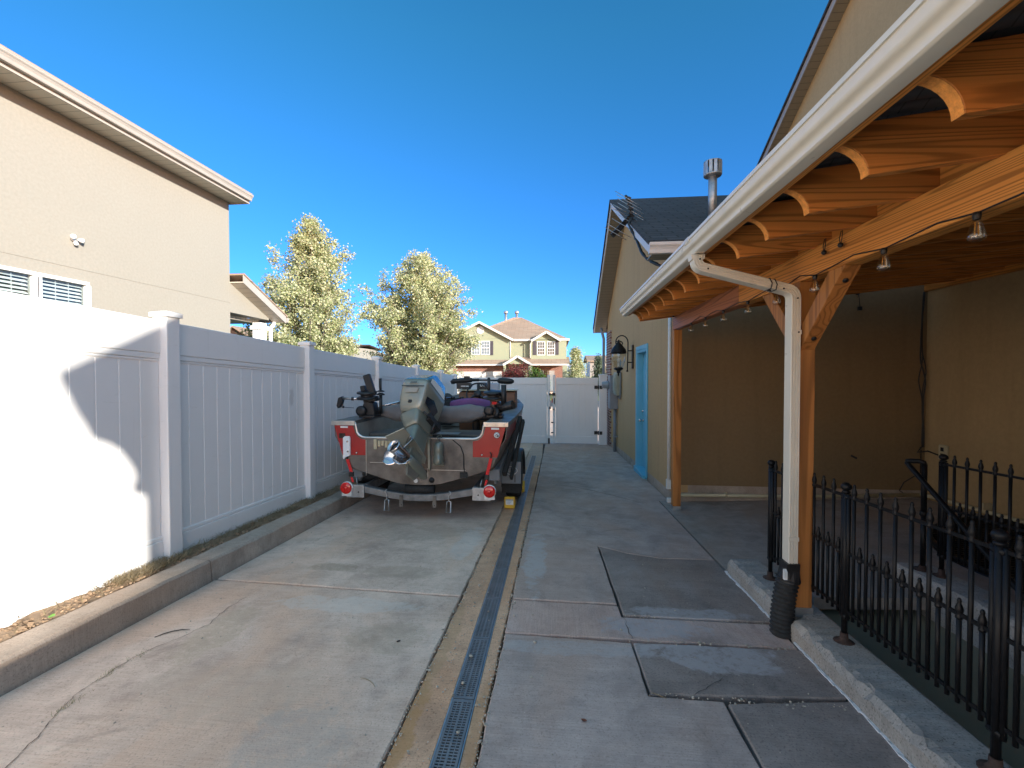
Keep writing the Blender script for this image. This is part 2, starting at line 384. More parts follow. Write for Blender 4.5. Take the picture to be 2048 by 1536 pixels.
M['walnut'] = wood('console veneer', (.16,.07,.035), (.24,.115,.06), 'x', .3, 14)
M['yellow'] = plain('yellow plastic', (.70,.40,.03), .5, var=.1)
M['paper'] = plain('pale label', (.72,.72,.70), .6, var=.08, scale=30)
M['bluepaint'] = plain('turquoise door paint', (.12,.42,.56), .42, var=.05, scale=4)
M['steelknob'] = plain('satin nickel', (.55,.53,.50), .25, metal=1)
M['glass'] = glassmat('clear glass', clear=.955)
M['lampglass'] = glassmat('ribbed lamp glass', (.93,.90,.82), .10, .86)
M['amber'] = plain('amber filament', (.65,.30,.06), .4)
M['winglass'] = plain('window glass', (.035,.045,.055), .06, var=.2, scale=1, coat=.5)
M['winpale'] = plain('curtained glass', (.22,.25,.27), .12, var=.25, scale=1.2, coat=.5)
M['blind'] = plain('window blind', (.78,.76,.70), .6, var=.05)
M['sage'] = stucco('sage stucco', (.305,.315,.215), var=.03, bstr=.1)
M['shutter'] = plain('dark shutters', (.06,.05,.06), .6)
M['meter'] = plain('grey green enclosure', (.27,.29,.22), .5, var=.1)
M['greybox'] = plain('grey enclosure', (.20,.23,.26), .45, var=.1)
M['pipe'] = plain('yellowed pvc', (.50,.43,.28), .5, var=.12)
M['bark'] = plain('bark', (.11,.085,.07), .95, var=.35, scale=9, bs_=.8, bscale=25)
M['pear'] = leafmat('yellowing pear leaves', [(.16,.21,.08), (.34,.38,.17), (.51,.53,.28), (.57,.57,.34), (.60,.57,.41), (.39,.43,.21)], .4)
M['pear_dark'] = leafmat('green pear leaves', [(.04,.07,.025), (.08,.11,.04), (.17,.18,.06), (.30,.27,.09)])
M['conifer'] = leafmat('grey green needles', [(.06,.09,.055), (.12,.16,.10), (.16,.20,.13)])
M['plum'] = leafmat('purple leaves', [(.05,.012,.014), (.12,.02,.025), (.2,.04,.04), (.28,.10,.08)])
M['shrub'] = leafmat('green shrub leaves', [(.03,.07,.012), (.07,.15,.02), (.14,.24,.04)])
M['dry'] = leafmat('dry grass', [(.14,.105,.05), (.26,.19,.10), (.36,.28,.16)], .1)
M['greenleaf'] = plain('fresh green leaf', (.16,.34,.05), .5)
M['deadleaf'] = plain('dead leaf', (.17,.055,.03), .8)
M['stone'] = plain('pebble', (.42,.36,.29), .85, var=.3, scale=30)
M['asphalt'] = plain('asphalt', (.055,.055,.057), .9, var=.2, scale=8, bs_=.4)
M['lawn'] = plain('dry lawn', (.13,.14,.045), .95, var=.35, scale=3, bs_=.6, bscale=40)
M['moss'] = leafmat('crack grass', [(.05,.07,.02), (.14,.17,.05), (.22,.19,.09)], .1)
M['decal'] = plain('white decal', (.75,.75,.76), .4)
M['mountain'] = plain('far hills', (.24,.27,.36), .95, var=.12, scale=.01)
# ================================================================== GROUND, SLABS, KERBS
def sl(p): return Vector((p.x, p.y, p.z + gz(p.y)))           # shear that lays things on the falling driveway
GATE_Y = 12.45
def gnd_z(x, y):
    if y < 13.5: return gz(y)
    return gz(13.5)
g = MB()
ys = [-60, -20, -6, 0, 6, 13.5, 30, 60, 200, 2500]; xs = [-2500, -60, -12, -2.7, 5, 14, 60, 2500]
vs = [(x, y, max(gz(max(y, -6)), gz(13.5)) - .09) for y in ys for x in xs]
g.add(vs, [(j*len(xs)+i, j*len(xs)+i+1, (j+1)*len(xs)+i+1, (j+1)*len(xs)+i) for j in range(len(ys)-1) for i in range(len(xs)-1)])
struct(g.build('ground', M['earth']))
z0 = gz(13.5)
def slab(poly, mat, top=0.0, thick=.08, name='driveway_slab', bev=.006):
    m = MB(sl)
    n = len(poly)
    vs = [(x, y, top) for x, y in poly] + [(x, y, top-thick) for x, y in poly]
    m.add(vs, [list(range(n)), [2*n-1-i for i in range(n)]] + [(i, n+i, n+(i+1)%n, (i+1)%n) for i in range(n)])
    return struct(m.build(name, mat, bevel=bev))
random.seed(3)
def jag(p0, p1, n, amp, keep=True):
    """a slightly broken line between two points"""
    out = []
    for i in range(n+1):
        t = i/n; a = 0 if i in (0, n) else amp
        out.append((p0[0]+(p1[0]-p0[0])*t + random.uniform(-a, a), p0[1]+(p1[1]-p0[1])*t + random.uniform(-a, a)))
    return out
LX, RX = -.625, -.295          # edges of the drain's concrete
# left of the drain
slab([(-2.47,-3.0)] + jag((LX-.012,-3.0), (LX-.012,2.935), 60, .004) + jag((LX-.012,2.935), (-2.47,3.02), 24, .004), M['slab_left'])
slab([(-2.47,3.042)] + jag((-2.47,3.042), (LX-.012,2.957), 24, .004)[1:] + jag((LX-.012,2.952), (LX-.012,8.2), 60, .004)[1:] + [(-2.47,8.2)], M['slab_left'])
slab([(-2.47,8.215), (LX-.012,8.215), (LX-.012,GATE_Y+.25), (-2.47,GATE_Y+.25)], M['slab_left'])
# right of the drain
slab(jag((RX+.008,-3.0), (.74,-3.0), 4, 0) + jag((.74,-3.0), (.745,2.05), 26, .004)[1:] + jag((.745,2.05), (.42,2.055), 6, .003)[1:] + jag((.42,2.055), (.414,2.49), 6, .003)[1:] + jag((.414,2.49), (RX+.008,2.515), 12, .004)[1:] + jag((RX+.008,2.515), (RX+.008,-3.0), 50, .005)[1:-1], M['slab_right'])
slab(jag((.757,-3.0), (1.305,-3.0), 2, 0) + [(1.305,2.112)] + jag((1.305,2.112), (.757,2.04), 10, .004)[1:] + jag((.757,2.04), (.757,-3.0), 26, .004)[1:-1], M['slab_dark'])
slab(jag((.432,2.068), (1.305,2.13), 14, .004) + [(1.305,2.515)] + jag((1.305,2.515), (.424,2.495), 12, .005)[1:] + [(.426,2.3)], M['slab_dark'])
slab(jag((RX+.006,2.535), (1.30,2.532), 20, .004) + [(1.30,2.79)] + jag((1.30,2.79), (.405,2.785), 10, .003) [1:] + [(.40,2.93)] + jag((.40,2.93), (RX+.006,2.945), 10, .003)[1:], M['trench'], top=-.004)
slab(jag((.418,2.803), (1.305,2.808), 14, .004) + [(1.305,3.82)] + jag((1.305,3.82), (.86,3.815), 6, .003)[1:] + jag((.86,3.815), (.62,3.9), 4, .003)[1:] + jag((.62,3.9), (.387,4.06), 4, .003)[1:] + jag((.387,4.06), (.418,2.803), 10, .003)[1:-1], M['slab_dark'])
slab(jag((RX+.008,2.962), (.398,2.948), 10, .004) + jag((.398,2.948), (.374,4.075), 10, .002)[1:] + jag((.374,4.075), (.62,3.908), 5, .003)[1:] + jag((.62,3.908), (.86,3.823), 4, .003)[1:] + jag((.86,3.823), (1.305,3.828), 6, .003)[1:] + [(1.315,5.9), (1.45,5.9), (1.45,GATE_Y+.25)] + jag((RX+.008,GATE_Y+.25), (RX+.008,2.962), 90, .005)[:-1], M['slab_right'])
# drain concrete either side of the channel (nothing under the grate)
GX0, GX1 = -.525, -.425        # at the far end; the channel leans a little
def gx(y): return -.405 - .0095*(y-1.65)    # its centre line
for sd in (-1, 1):
    y0, y1 = -3.0, 10.0
    inner = [(gx(y)+sd*.054, y) for y in (y0, 2, 5, 8, y1)]
    if sd < 0: poly = inner + jag((LX, y1), (LX, y0), 90, .004)
    else: poly = jag((RX-.004, y0), (RX-.004, y1), 90, .005) + inner[::-1]
    slab(poly, M['strip'], top=-.006, name='drain_strip', bev=.004)
slab([(LX, 10.01), (RX-.004, 10.01), (-.36, GATE_Y+.25), (-.66, GATE_Y+.25)], M['strip'], top=-.006, name='drain_strip')
struct(MB(sl).box(-2.5, 1.5, -3.0, GATE_Y+.3, -.088, -.05).build('joint_bed', M['void']))
# patio: rises gently toward the house
def pat(p): return Vector((p.x, p.y, p.z + gz(p.y) + .042*max(0, p.x-1.33) * (1 if p.y > 3 else 1)))
m = MB(pat)
nx = 8
px_ = [1.325 + (4.41-1.325)*i/nx for i in range(nx+1)]
for a, b in zip(px_[:-1], px_[1:]):
    if b <= 2.5: m.box(a, b, 3.57 if a < 1.4 else 3.15, 5.9, -.08, 0)
    else: m.box(a, b, -2.6, 5.9, -.08, 0)
struct(m.build('patio', M['patio']))
# street, lawns beyond the gate
struct(MB().box(-90, 120, 27, 35, z0-.06, z0-.02).build('street', M['asphalt']))
struct(MB().box(-90, 120, 25.2, 26.9, z0-.05, z0+.06).build('pavement', M['slab_left']))
struct(MB().box(-.9, 6, GATE_Y+.3, 25.1, z0-.08, z0-.0).build('front_driveway', M['slab_left']))
struct(MB().box(-60, -1.2, 13.7, 25.1, z0-.07, z0+.02).build('front_lawn', M['lawn']))
struct(MB().box(-60, 60, 35.5, 46, z0-.07, z0+.02).build('front_lawn', M['lawn']))
# left kerb with a break, soil behind it
def kerb_left(y0, y1):
    m = MB(sl); n = max(2, int((y1-y0)/.12)); rings = []
    for i in range(n+1):
        y = y0+(y1-y0)*i/n; j = lambda a: random.uniform(-a, a)
        rings.append([(-2.475+j(.002), y, -.06), (-2.49+j(.004), y, .05), (-2.493+j(.004), y, .132+j(.003)), (-2.508, y, .147+j(.003)), (-2.66+j(.004), y, .150+j(.003)), (-2.68, y, .10), (-2.68, y, -.06)])
    m.loft(rings, True, True, True); return struct(m.build('kerb', M['kerb'], fix=True, auto=28))
kerb_left(-3, 3.005); kerb_left(3.02, 8.2); kerb_left(8.215, GATE_Y)
m = MB(sl); rings = []
for i in range(140):
    y = -3 + i*.11
    rings.append([(-2.665, y, .128+random.uniform(-.012,.012)), (-2.74, y, .14+random.uniform(-.02,.015)), (-2.85, y, .145+random.uniform(-.02,.02)), (-3.1, y, .15+random.uniform(-.02,.02)), (-3.6, y, .14), (-7.2, y, .12)])
m.loft(rings, False, False, True); struct(m.build('soil_strip', M['soil'], fix=False))
# right kerb walls round the sunken stair
def kerb_wall(name, x0, x1, y0, y1, h, z_b, mat, rough=.012, tf=sl):
    m = MB(tf); n = int((y1-y0)/.035); rings = []
    for i in range(n+1):
        y = y0+(y1-y0)*i/n; j = lambda a: random.uniform(-a, a)
        e = rough if random.random() < .75 else rough*2.2
        rings.append([(x0+j(.0015), y, z_b), (x0+j(.0015), y, h-.035+j(e)*.8), (x0+.012+abs(j(e)), y, h-.006+j(e)*.4), (x0+.05+j(.006), y, h+j(.003)), (x1-.02, y, h+j(.002)), (x1, y, h-.012), (x1, y, z_b)])
    m.loft(rings, True, True, False); return struct(m.build(name, mat))
def sl2(p): return Vector((p.x, p.y, p.z + gz(p.y)*.9))
kerb_wall('kerb_wall', 1.31, 1.545, 2.77, 3.56, .112, -.10, M['kerb_rough'])
kerb_wall('kerb_wall', 1.31, 1.545, -2.6, 2.63, .112, -.9, M['kerb_rough'])
kerb_wall('kerb_wall', 1.40, 1.545, 2.63, 2.77, .112, -.9, M['kerb_rough'], 0)
kerb_wall('kerb_wall', 2.42, 2.66, -2.6, 3.46, .165, -.95, M['kerb_rough'], .006)
# white sealant along the foot of the kerb wall
m = MB(sl); pts = []
for i in range(95):
    y = -2 + i*(5.55/94)
    if 2.56 < y < 2.78: continue
    m.obox((1.305+random.uniform(-.006,.003), y, .001), (random.uniform(.008,.020), .075, .008), (0,0,random.uniform(-8,8)))
struct(m.build('sealant_line', M['caulk']))
# steps down to the basement, between the two kerb walls
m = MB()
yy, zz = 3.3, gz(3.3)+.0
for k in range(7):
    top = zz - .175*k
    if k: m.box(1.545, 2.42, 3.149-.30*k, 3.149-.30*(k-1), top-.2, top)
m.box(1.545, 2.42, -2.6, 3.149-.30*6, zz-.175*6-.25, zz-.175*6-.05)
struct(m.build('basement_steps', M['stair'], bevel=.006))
# crack across the near left slab, with a little grass
pts = [(-1.93,1.3),(-1.979,1.427),(-2.03,1.55),(-2.11,1.70),(-2.15,1.82),(-2.146,1.938),(-2.155,2.05),(-2.133,2.152),(-2.07,2.28),(-2.024,2.434),(-2.06,2.6),(-2.049,2.816)]
P = []
for (a, b), (c, d) in zip(pts[:-1], pts[1:]):
    for i in range(7):
        t = i/7; P.append((a+(c-a)*t+random.uniform(-.006,.006), b+(d-b)*t+random.uniform(-.006,.006)))
def crack(P, w, name='driveway_crack'):
    m = MB(sl); L = []; Rr = []
    for i, (x, y) in enumerate(P):
        a = P[max(0,i-1)]; c = P[min(len(P)-1,i+1)]; dx, dy = c[0]-a[0], c[1]-a[1]; l = math.hypot(dx,dy) or 1
        ww = w*random.uniform(.4,1.5)*(0.3 if i in (0,len(P)-1) else 1)
        L.append((x-dy/l*ww, y+dx/l*ww, .0035)); Rr.append((x+dy/l*ww, y-dx/l*ww, .0035))
    n = len(P); m.add(L+Rr, [(i, n+i, n+i+1, i+1) for i in range(n-1)])
    return struct(m.build(name, M['void'], fix=False))
crack(P, .0013)
crack(jag((.62,2.07),(.80,2.22),8,.008), .0015)
crack(jag((.41,2.79),(.43,2.53),8,.01), .0015)
crack([(x+random.uniform(-.006,.006), y) for x, y in [(-.05+ .055*i, 6.85-.03*i-.0012*i*i) for i in range(22)]], .004)
m = MB(sl)
for cx, cy, k in ((-2.148,1.95,55),(-2.10,1.72,60),(-2.14,2.1,30)):
    for i in range(k):
        x = cx+random.gauss(0,.012); y = cy+random.gauss(0,.035); a = random.uniform(0,6.28); h = random.uniform(.006,.02); l = random.uniform(.004,.016)
        m.add([(x-.0012,y,.002),(x+.0012,y,.002),(x+l*math.cos(a),y+l*math.sin(a),h)], [(0,1,2)])
struct(m.build('crack_grass', M['moss'], fix=False), 'stuff')
# dry grass under the fence
m = MB(sl)
for i in range(7500):
    y = random.choice([random.uniform(.8,3.0), random.uniform(2.6,7), random.uniform(2.55,3.1), random.uniform(3.1,5.2)])
    if y < 2.45 and random.random() < .75: continue
    x = random.uniform(-2.95,-2.70); a = random.uniform(0,6.28); h = random.uniform(.0,.05); l = random.uniform(.03,.11)
    z = .145+random.uniform(-.01,.015); w = .0022
    m.add([(x-w*math.sin(a),y+w*math.cos(a),z),(x+w*math.sin(a),y-w*math.cos(a),z),(x+l*math.cos(a),y+l*math.sin(a),z+h)], [(0,1,2)])
struct(m.build('dry_grass', M['dry'], fix=False), 'stuff')
# clods and crumbs on the soil strip
m = MB(sl)
for i in range(1500):
    y = random.uniform(.9, 5.5); x = random.uniform(-2.86, -2.685); s_ = abs(random.gauss(0,.004))+.0015
    m.obox((x,y,.142+s_*.2), (s_*2.2,s_*1.7,s_*1.3), (random.uniform(-35,35),random.uniform(-35,35),random.uniform(0,180)))
struct(m.build('soil_crumbs', M['soil'], fix=False), 'stuff')
# grit and crumbs of concrete along the drain and joints
m = MB(sl)
for i in range(2600):
    r = random.random()
    if r < .34: x = RX+random.gauss(0,.012); y = random.uniform(1.2,6)
    elif r < .62: x = LX+random.gauss(0,.012); y = random.uniform(1.2,6)
    elif r < .78: x = gx(2)+random.choice((-1,1))*random.uniform(.05,.16); y = random.uniform(1.2,5)
    elif r < .86: x = random.uniform(.4,1.28); y = random.choice((2.52,2.79,2.06))+random.gauss(0,.012)
    else: x = random.uniform(-2.4,1.28); y = random.uniform(1.3,4.5)
    s_ = abs(random.gauss(0,.0016))+.0007
    m.obox((x,y,s_*.3), (s_*2.2,s_*1.8,s_*1.4), (random.uniform(-25,25),random.uniform(-25,25),random.uniform(0,180)))
struct(m.build('grit', M['stone'], fix=False), 'stuff')
# single things lying about
random.seed(8)
def pebble(px, py, r, dz=0):
    p = on_g(px, py); m = MB(); q = random.uniform(.8,1.2)
    prof = [(0,-.5),(.7,-.42),(1,-.1),(.85,.3),(.4,.55),(0,.6)]
    m.lathe([(a*r, b*r) for a, b in prof], (p.x, p.y, p.z+r*.42+dz), (random.uniform(-.3,.3),.1,1), 7, True, False)
    return m.build('pebble', M['stone'])
for (a, b, r, l) in ((942,1314,.010,'pale pebble on the drain grate, second of four counting from the far end'), (977,1224,.007,'small pebble on the drain grate level with the pinkish trench strip'), (926,1368,.009,'tan pebble on the drain grate, third of four counting from the far end'), (916,1467,.008,'pebble on the drain grate closest to the bottom of the photo'), (1070,1286,.010,'grey pebble lying alone on the slab below the pinkish trench strip')):
    tag(pebble(a, b, r, .002), l, 'pebble', 'pebbles on the driveway')
def flat_leaf(px, py, w, l, rz, mat, z=.004, curl=.25):
    p = on_g(px, py); m = MB(); n = 6; vs = []
    for i in range(n+1):
        t = i/n; ww = w*math.sin(math.pi*min(.97, t*.9+.06))
        for s_ in (-1,0,1): vs.append((s_*ww/2, (t-.5)*l, curl*l*((t-.5)**2) + abs(s_)*curl*w*.5))
    rot = Matrix.Rotation(R(rz), 3, 'Z')
    m.add([p + rot @ Vector(v) + Vector((0,0,z)) for v in vs], [(i*3+k, i*3+k+1, i*3+k+4, i*3+k+3) for i in range(n) for k in (0,1)], True)
    return m
tag(flat_leaf(1168,1443,.017,.024,70,0).build('fallen_leaf', M['deadleaf'], fix=False), 'reddish brown dead leaf lying flat on the near right slab', 'leaf')
p = on_x(103,1225,-2.66); m = flat_leaf(1000,1200,.03,.045,30,0)
q = on_g(1000,1200)
m.v = [Vector((v.x-q.x+p.x, v.y-q.y+p.y, v.z-q.z+gz(p.y)+.165)) for v in m.v]
tag(m.build('fresh_leaf', M['greenleaf'], fix=False), 'small bright green leaf on the sunlit soil by the white fence', 'leaf')
def twig(px, py, l, rz, mat, r=.0025, bend=.1):
    p = on_g(px, py); d = Vector((math.cos(R(rz)), math.sin(R(rz)), 0)); nrm = Vector((-d.y, d.x, 0))
    return MB().tube([p + d*((t-.5)*l) + nrm*(bend*l*(1-4*(t-.5)**2)) + Vector((0,0,r+.002)) for t in (0,.25,.5,.75,1)], [r*.6,r,r,r*.9,r*.4], 5).build('twig', mat)
tag(twig(797,1284,.022,35,0 or M['black'],.004,0), 'short black twig on the left slab near the drain', 'twig')
tag(twig(735,1366,.11,-30,M['dry'],.0016,.12), 'thin curved straw lying on the near left slab', 'twig')
tag(twig(1318,1345+48,.07,-30,M['dry'],.0016,.05), 'thin straw lying on the dark slab by the right kerb', 'twig')
tag(twig(345,1268,.16,35,M['void'],.003,.15), 'bent dark twig on the left slab beside the kerb', 'twig')
# ================================================================== CHANNEL DRAIN
ang = -math.atan(S)
ch = thing('channel_drain', (gx(4), 4, gz(4)), 'long narrow trench drain with slotted steel grates set in tan concrete', 'drain')
m = MB(sl)
for y0, y1 in ((-3.0, 10.0),):
    for sd in (-1, 1): m.prism([(gx(y0)+sd*.054, y0), (gx(y1)+sd*.054, y1), (gx(y1)+sd*.049, y1), (gx(y0)+sd*.049, y0)], 'z', -.049, -.004)
m.build('channel_edge', M['galv'], ch)
def grate_mesh():
    m = MB(); L = .495; w = .047
    for x, ww in ((-w+.005, .010), (w-.005, .010), (0, .009)): m.box(x-ww/2, x+ww/2, -L/2, L/2, -.004, 0)
    for x in (-.0215, .0215): m.box(x-.002, x+.002, -L/2, L/2, -.0035, -.0006)
    n = 34
    for i in range(n+1):
        y = -L/2 + L*i/n; hw = .0035 if 0 < i < n else .006
        y = min(max(y, -L/2+hw), L/2-hw)
        for xa, xb in ((-w+.01, -.0235), (-.0195, -.0045), (.0045, .0195), (.0235, w-.01)): m.box(xa, xb, y-hw, y+hw, -.0036, -.0004)
    return m
first = None
for k in range(24):
    y = -1.8 + .5*k
    if y > 9.8: break
    if first is None: o = first = grate_mesh().build('grate', M['grate'])
    else: o = first.copy(); COL.objects.link(o)
    o.location = (gx(y), y, gz(y)-.001); o.rotation_euler = (ang, 0, R(.55))
    bpy.context.view_layer.update() if k == 0 else None
    o.parent = ch; o.matrix_parent_inverse = Matrix.Translation(-ch.location)

# ================================================================== WHITE VINYL FENCE AND GATE
FX = -2.87
fence = thing('vinyl_fence', (FX, 5, gz(5)+.1), 'tall white vinyl privacy fence along the left kerb beside the boat', 'fence')
posts = [-2.75, -.8, 1.12, 3.05, 4.93, 6.95, 8.98, 10.92]
def post_at(x, y, zb, zt, parent, w=.115):
    o = MB().box(x-w/2, x+w/2, y-w/2, y+w/2, zb, zt).build('fence_post', M['vinyl'], parent, .006, 2)
    c = MB(); h = w/2+.014
    c.box(x-h, x+h, y-h, y+h, zt-.012, zt+.02)
    c.loft([[(x-h,y-h,zt+.02),(x+h,y-h,zt+.02),(x+h,y+h,zt+.02),(x-h,y+h,zt+.02)], [(x-.02,y-.02,zt+.036),(x+.02,y-.02,zt+.036),(x+.02,y+.02,zt+.036),(x-.02,y+.02,zt+.036)]], True, True, False)
    c.build('post_cap', M['vinyl'], o, .002)
for y in posts:
    post_at(FX+.02, y, gz(y)+.05, 1.925+gz(y), fence)
def boards(m, a, b, u0, z0, z1, along='y', n=12, t=.011, groove=.005):
    w = (b-a)/n
    for i in range(n):
        p, q = a+w*i, a+w*(i+1)
        # each board: flat face with a chamfered V groove at both edges
        pr = [(p, u0-t), (q, u0-t), (q, u0+t-groove), (q-.005, u0+t), (p+.005, u0+t), (p, u0+t-groove)]
        vs = []
        for z in (z0, z1):
            for s_, u in pr: vs.append((u, s_, z) if along == 'y' else (s_, 2*u0-u, z))
        m.add(vs, [(0,1,7,6),(1,2,8,7),(2,3,9,8),(3,4,10,9),(4,5,11,10),(5,0,6,11)])
ends = posts + [GATE_Y]
for y0, y1 in zip(ends[:-1], ends[1:]):
    a, b = y0+.058, y1-.058
    m = MB(sl); boards(m, a, b, FX, .30, 1.60)
    p = m.build('fence_panel', M['vinyl'], fence)
    m = MB(sl)
    m.box(FX-.026, FX+.026, a, b, 1.645, 1.885); m.box(FX-.023, FX+.0215, a, b, 1.605, 1.6445); m.box(FX-.02, FX+.017, a, b, 1.585, 1.6045)
    m.build('top_rail', M['vinyl'], p, .006, 2)
    m = MB(sl)
    m.box(FX-.026, FX+.026, a, b, .105, .285); m.box(FX-.02, FX+.0205, a, b, .2855, .315)
    m.build('bottom_rail', M['vinyl'], p, .006, 2)
# end of the driveway: fixed leaf, gate leaf, posts
gzb = gz(GATE_Y)
def leaf(name, x0, x1, label):
    t = thing(name, ((x0+x1)/2, GATE_Y, gzb), label, 'gate')
    m = MB(); boards(m, x0+.02, x1-.02, GATE_Y, gzb+.21, 1.11, 'x', max(6, int((x1-x0)/.15)))
    m.build('gate_boards', M['vinyl'], t)
    m = MB(); m.box(x0, x1, GATE_Y-.028, GATE_Y+.028, 1.10, 1.285); m.build('top_rail', M['vinyl'], t, .006, 2)
    m = MB(); m.box(x0, x1, GATE_Y-.028, GATE_Y+.028, gzb+.02, gzb+.215); m.build('bottom_rail', M['vinyl'], t, .006, 2)
    for xa in (x0, x1-.05):
        MB().box(xa, xa+.05, GATE_Y-.0265, GATE_Y+.0265, gzb+.2155, 1.0995).build('stile', M['vinyl'], t, .004)
    return t
GL = leaf('vinyl_gate', -2.70, -.245, 'wide white vinyl gate leaf behind the boat, left of the narrow gate leaf')
GR = leaf('vinyl_gate', -.005, 1.135, 'narrow white vinyl gate leaf beside the stucco garage wall')
for x, l in ((FX+.02, 'capped white gate post at the corner of the long fence'), (1.27, 'square white gate post against the garage wall')):
    t = thing('gate_post', (x, GATE_Y, gzb), l, 'post', 'white gate posts')
    post_at(x, GATE_Y, gzb, 1.35, t, .14 if x < 0 else .20)
# the two leaves' meeting stiles with latch, drop rods and hinges
for x0, x1, t in ((-.235,-.165,GL),(-.085,-.015,GR)):
    MB().box(x0, x1, GATE_Y-.032, GATE_Y+.032, gzb+.02, 1.36).build('meeting_stile', M['vinyl'], t, .006, 2)
m = MB(); m.beam((-.10,GATE_Y-.06,gzb+.02),(-.10,GATE_Y-.06,.42),.018,.018); m.beam((-.10,GATE_Y-.06,.42),(-.04,GATE_Y-.06,.42),.02,.02); m.box(-.13,-.07,GATE_Y-.075,GATE_Y-.033,.04,.07); m.box(-.13,-.07,GATE_Y-.075,GATE_Y-.033,-.24,-.21); m.beam((-.17,GATE_Y-.06,gzb+.02),(-.17,GATE_Y-.06,.08),.02,.02)
m.box(-.19,-.14,GATE_Y-.075,GATE_Y-.033,.42,.49)
m.build('drop_rod', M['black'], GR)
m = MB(); m.box(-.19,-.14,GATE_Y-.06,GATE_Y-.0325,.80,.86); m.box(-.10,-.02,GATE_Y-.07,GATE_Y-.0325,.79,.87); m.box(-.135,-.045,GATE_Y-.085,GATE_Y-.0325,.82,.845)
m.build('latch', M['black'], GR, .004)
MB().box(-.115,-.09,GATE_Y-.075,GATE_Y-.033,.60,.72).build('red_tag', M['redstrap'], GR, .004)
MB().box(-.055,-.03,GATE_Y-.06,GATE_Y-.033,.56,.73).build('latch_pull', M['black'], GR, .004)
MB().box(-.215,-.165,GATE_Y-.075,GATE_Y-.033,gzb+.01,gzb+.16).build('rod_foot', M['black'], GL, .004)
for z in (.98, -.26):
    m = MB(); m.box(1.04,1.13,GATE_Y-.05,GATE_Y-.029,z,z+.09); m.box(1.175,1.25,GATE_Y-.115,GATE_Y-.101,z,z+.09); m.tube([(1.152,GATE_Y-.06,z-.01),(1.152,GATE_Y-.06,z+.10)],.017,8); m.box(1.13,1.175,GATE_Y-.07,GATE_Y-.05,z+.02,z+.07)
    m.build('hinge', M['black'], GR)

# ================================================================== NEIGHBOUR'S HOUSE ON THE LEFT
HX = -7.0; HY = 9.1; EZ = 5.06
nh = thing('neighbour_house', (HX, 5, -.3), 'two storey cream stucco house with blinds, beyond the fence on the left', 'house')
m = MB()
# wall facing us with two window openings
W = [(4.40, 5.43, 1.62, 2.70), (5.51, 6.12, 1.62, 2.70)]
m.box(HX-8, HX-.20, -6, HY, -.6, EZ+.12)
def wall_x(m, X0, X1, y0, y1, z0, z1, holes):
    ys = sorted({y0, y1, *[h[0] for h in holes], *[h[1] for h in holes]}); zs = sorted({z0, z1, *[h[2] for h in holes], *[h[3] for h in holes]})
    for a, b in zip(ys[:-1], ys[1:]):
        for c, d in zip(zs[:-1], zs[1:]):
            if any(a >= h[0]-1e-6 and b <= h[1]+1e-6 and c >= h[2]-1e-6 and d <= h[3]+1e-6 for h in holes): continue
            m.box(X0, X1, a, b, c, d)
wall_x(m, HX-.199, HX, -6, HY, -.6, 2.905, W)
m.box(HX-.199, HX-.006, -6, HY-.001, 2.905, 2.92)
m.box(HX-.199, HX, -6, HY, 2.92, EZ+.10)
m.build('house_wall', M['cream'], nh)
for (y0, y1, za, zb) in W:
    m = MB(); t = .055
    m.box(HX-.05, HX+.018, y0-.03, y1+.03, zb, zb+.05); m.box(HX-.05, HX+.018, y0-.03, y1+.03, za-.06, za)
    m.box(HX-.05, HX+.018, y0-.05, y0+.01, za, zb); m.box(HX-.05, HX+.018, y1-.01, y1+.05, za, zb)
    fr = m.build('window', M['white'], nh, .004)
    MB().box(HX-.034, HX-.028, y0, y1, za, zb).build('pane', M['glass'], fr)
    m = MB(); k = 0
    z = zb-.03
    while z > za+.3:
        m.obox((HX-.078, (y0+y1)/2, z), (.05, y1-y0-.05, .004), (0, 38, 0)); z -= .052
    for y in (y0+.22, y1-.22): m.box(HX-.048, HX-.046, y-.004, y+.004, za+.3, zb)
    m.build('blind', M['blind'], fr)
    MB().box(HX-.1985, HX-.190, y0, y1, za, zb).build('room_dark', M['winglass'], fr)
# eave: soffit, fascia, gutter, roof
Y0, Y1 = -6.0, HY+.03; EX = HX+.42
MB().box(HX+.001, EX, Y0, Y1, EZ-.0, EZ+.02).build('soffit', M['soffit_cream'], nh)
m = MB(); m.box(HX-8, HX, HY+.001, Y1, EZ, EZ+.02); m.build('soffit', M['soffit_cream'], nh)
m = MB(); m.box(EX, EX+.02, Y0, Y1+.02, EZ-.03, EZ+.16); m.box(HX-8, EX, Y1, Y1+.02, EZ-.03, EZ+.16); m.build('fascia', M['ntrim'], nh)
def kgutter(p, w=.11, h=.11, out=1):
    """K-style profile in (across, up), back edge at 0"""
    pts = [(0,0),(.55*w,0),(.60*w,.10*h),(.66*w,.35*h),(.80*w,.58*h),(.93*w,.70*h),(.97*w,.78*h),(.97*w,h),(w,h),(w,h-.006),(.985*w,h-.006)]
    return [(p[0]+out*a, p[1]+b) for a, b in [(0,0),(.55*w,0),(.60*w,.10*h),(.66*w,.35*h),(.80*w,.58*h),(.93*w,.70*h),(.97*w,.78*h),(.97*w,h-.012),(w,h-.012),(w,h),(0,h)]]
m = MB(); m.prism(kgutter((EX+.021, EZ+.02), .11, .125), 'y', Y0, Y1-.0); m.build('gutter', M['ntrim'], nh)
m = MB(); m.prism([(EX+.06, EZ+.165), (EX-.0, EZ+.162), (HX-4, EZ+2.0), (HX-8, EZ+.2), (HX-8, EZ+.3), (HX-4, EZ+2.12), (EX+.06, EZ+.20)], 'y', Y0, Y1+.05); m.build('roof', M['shingle_tan'], nh)
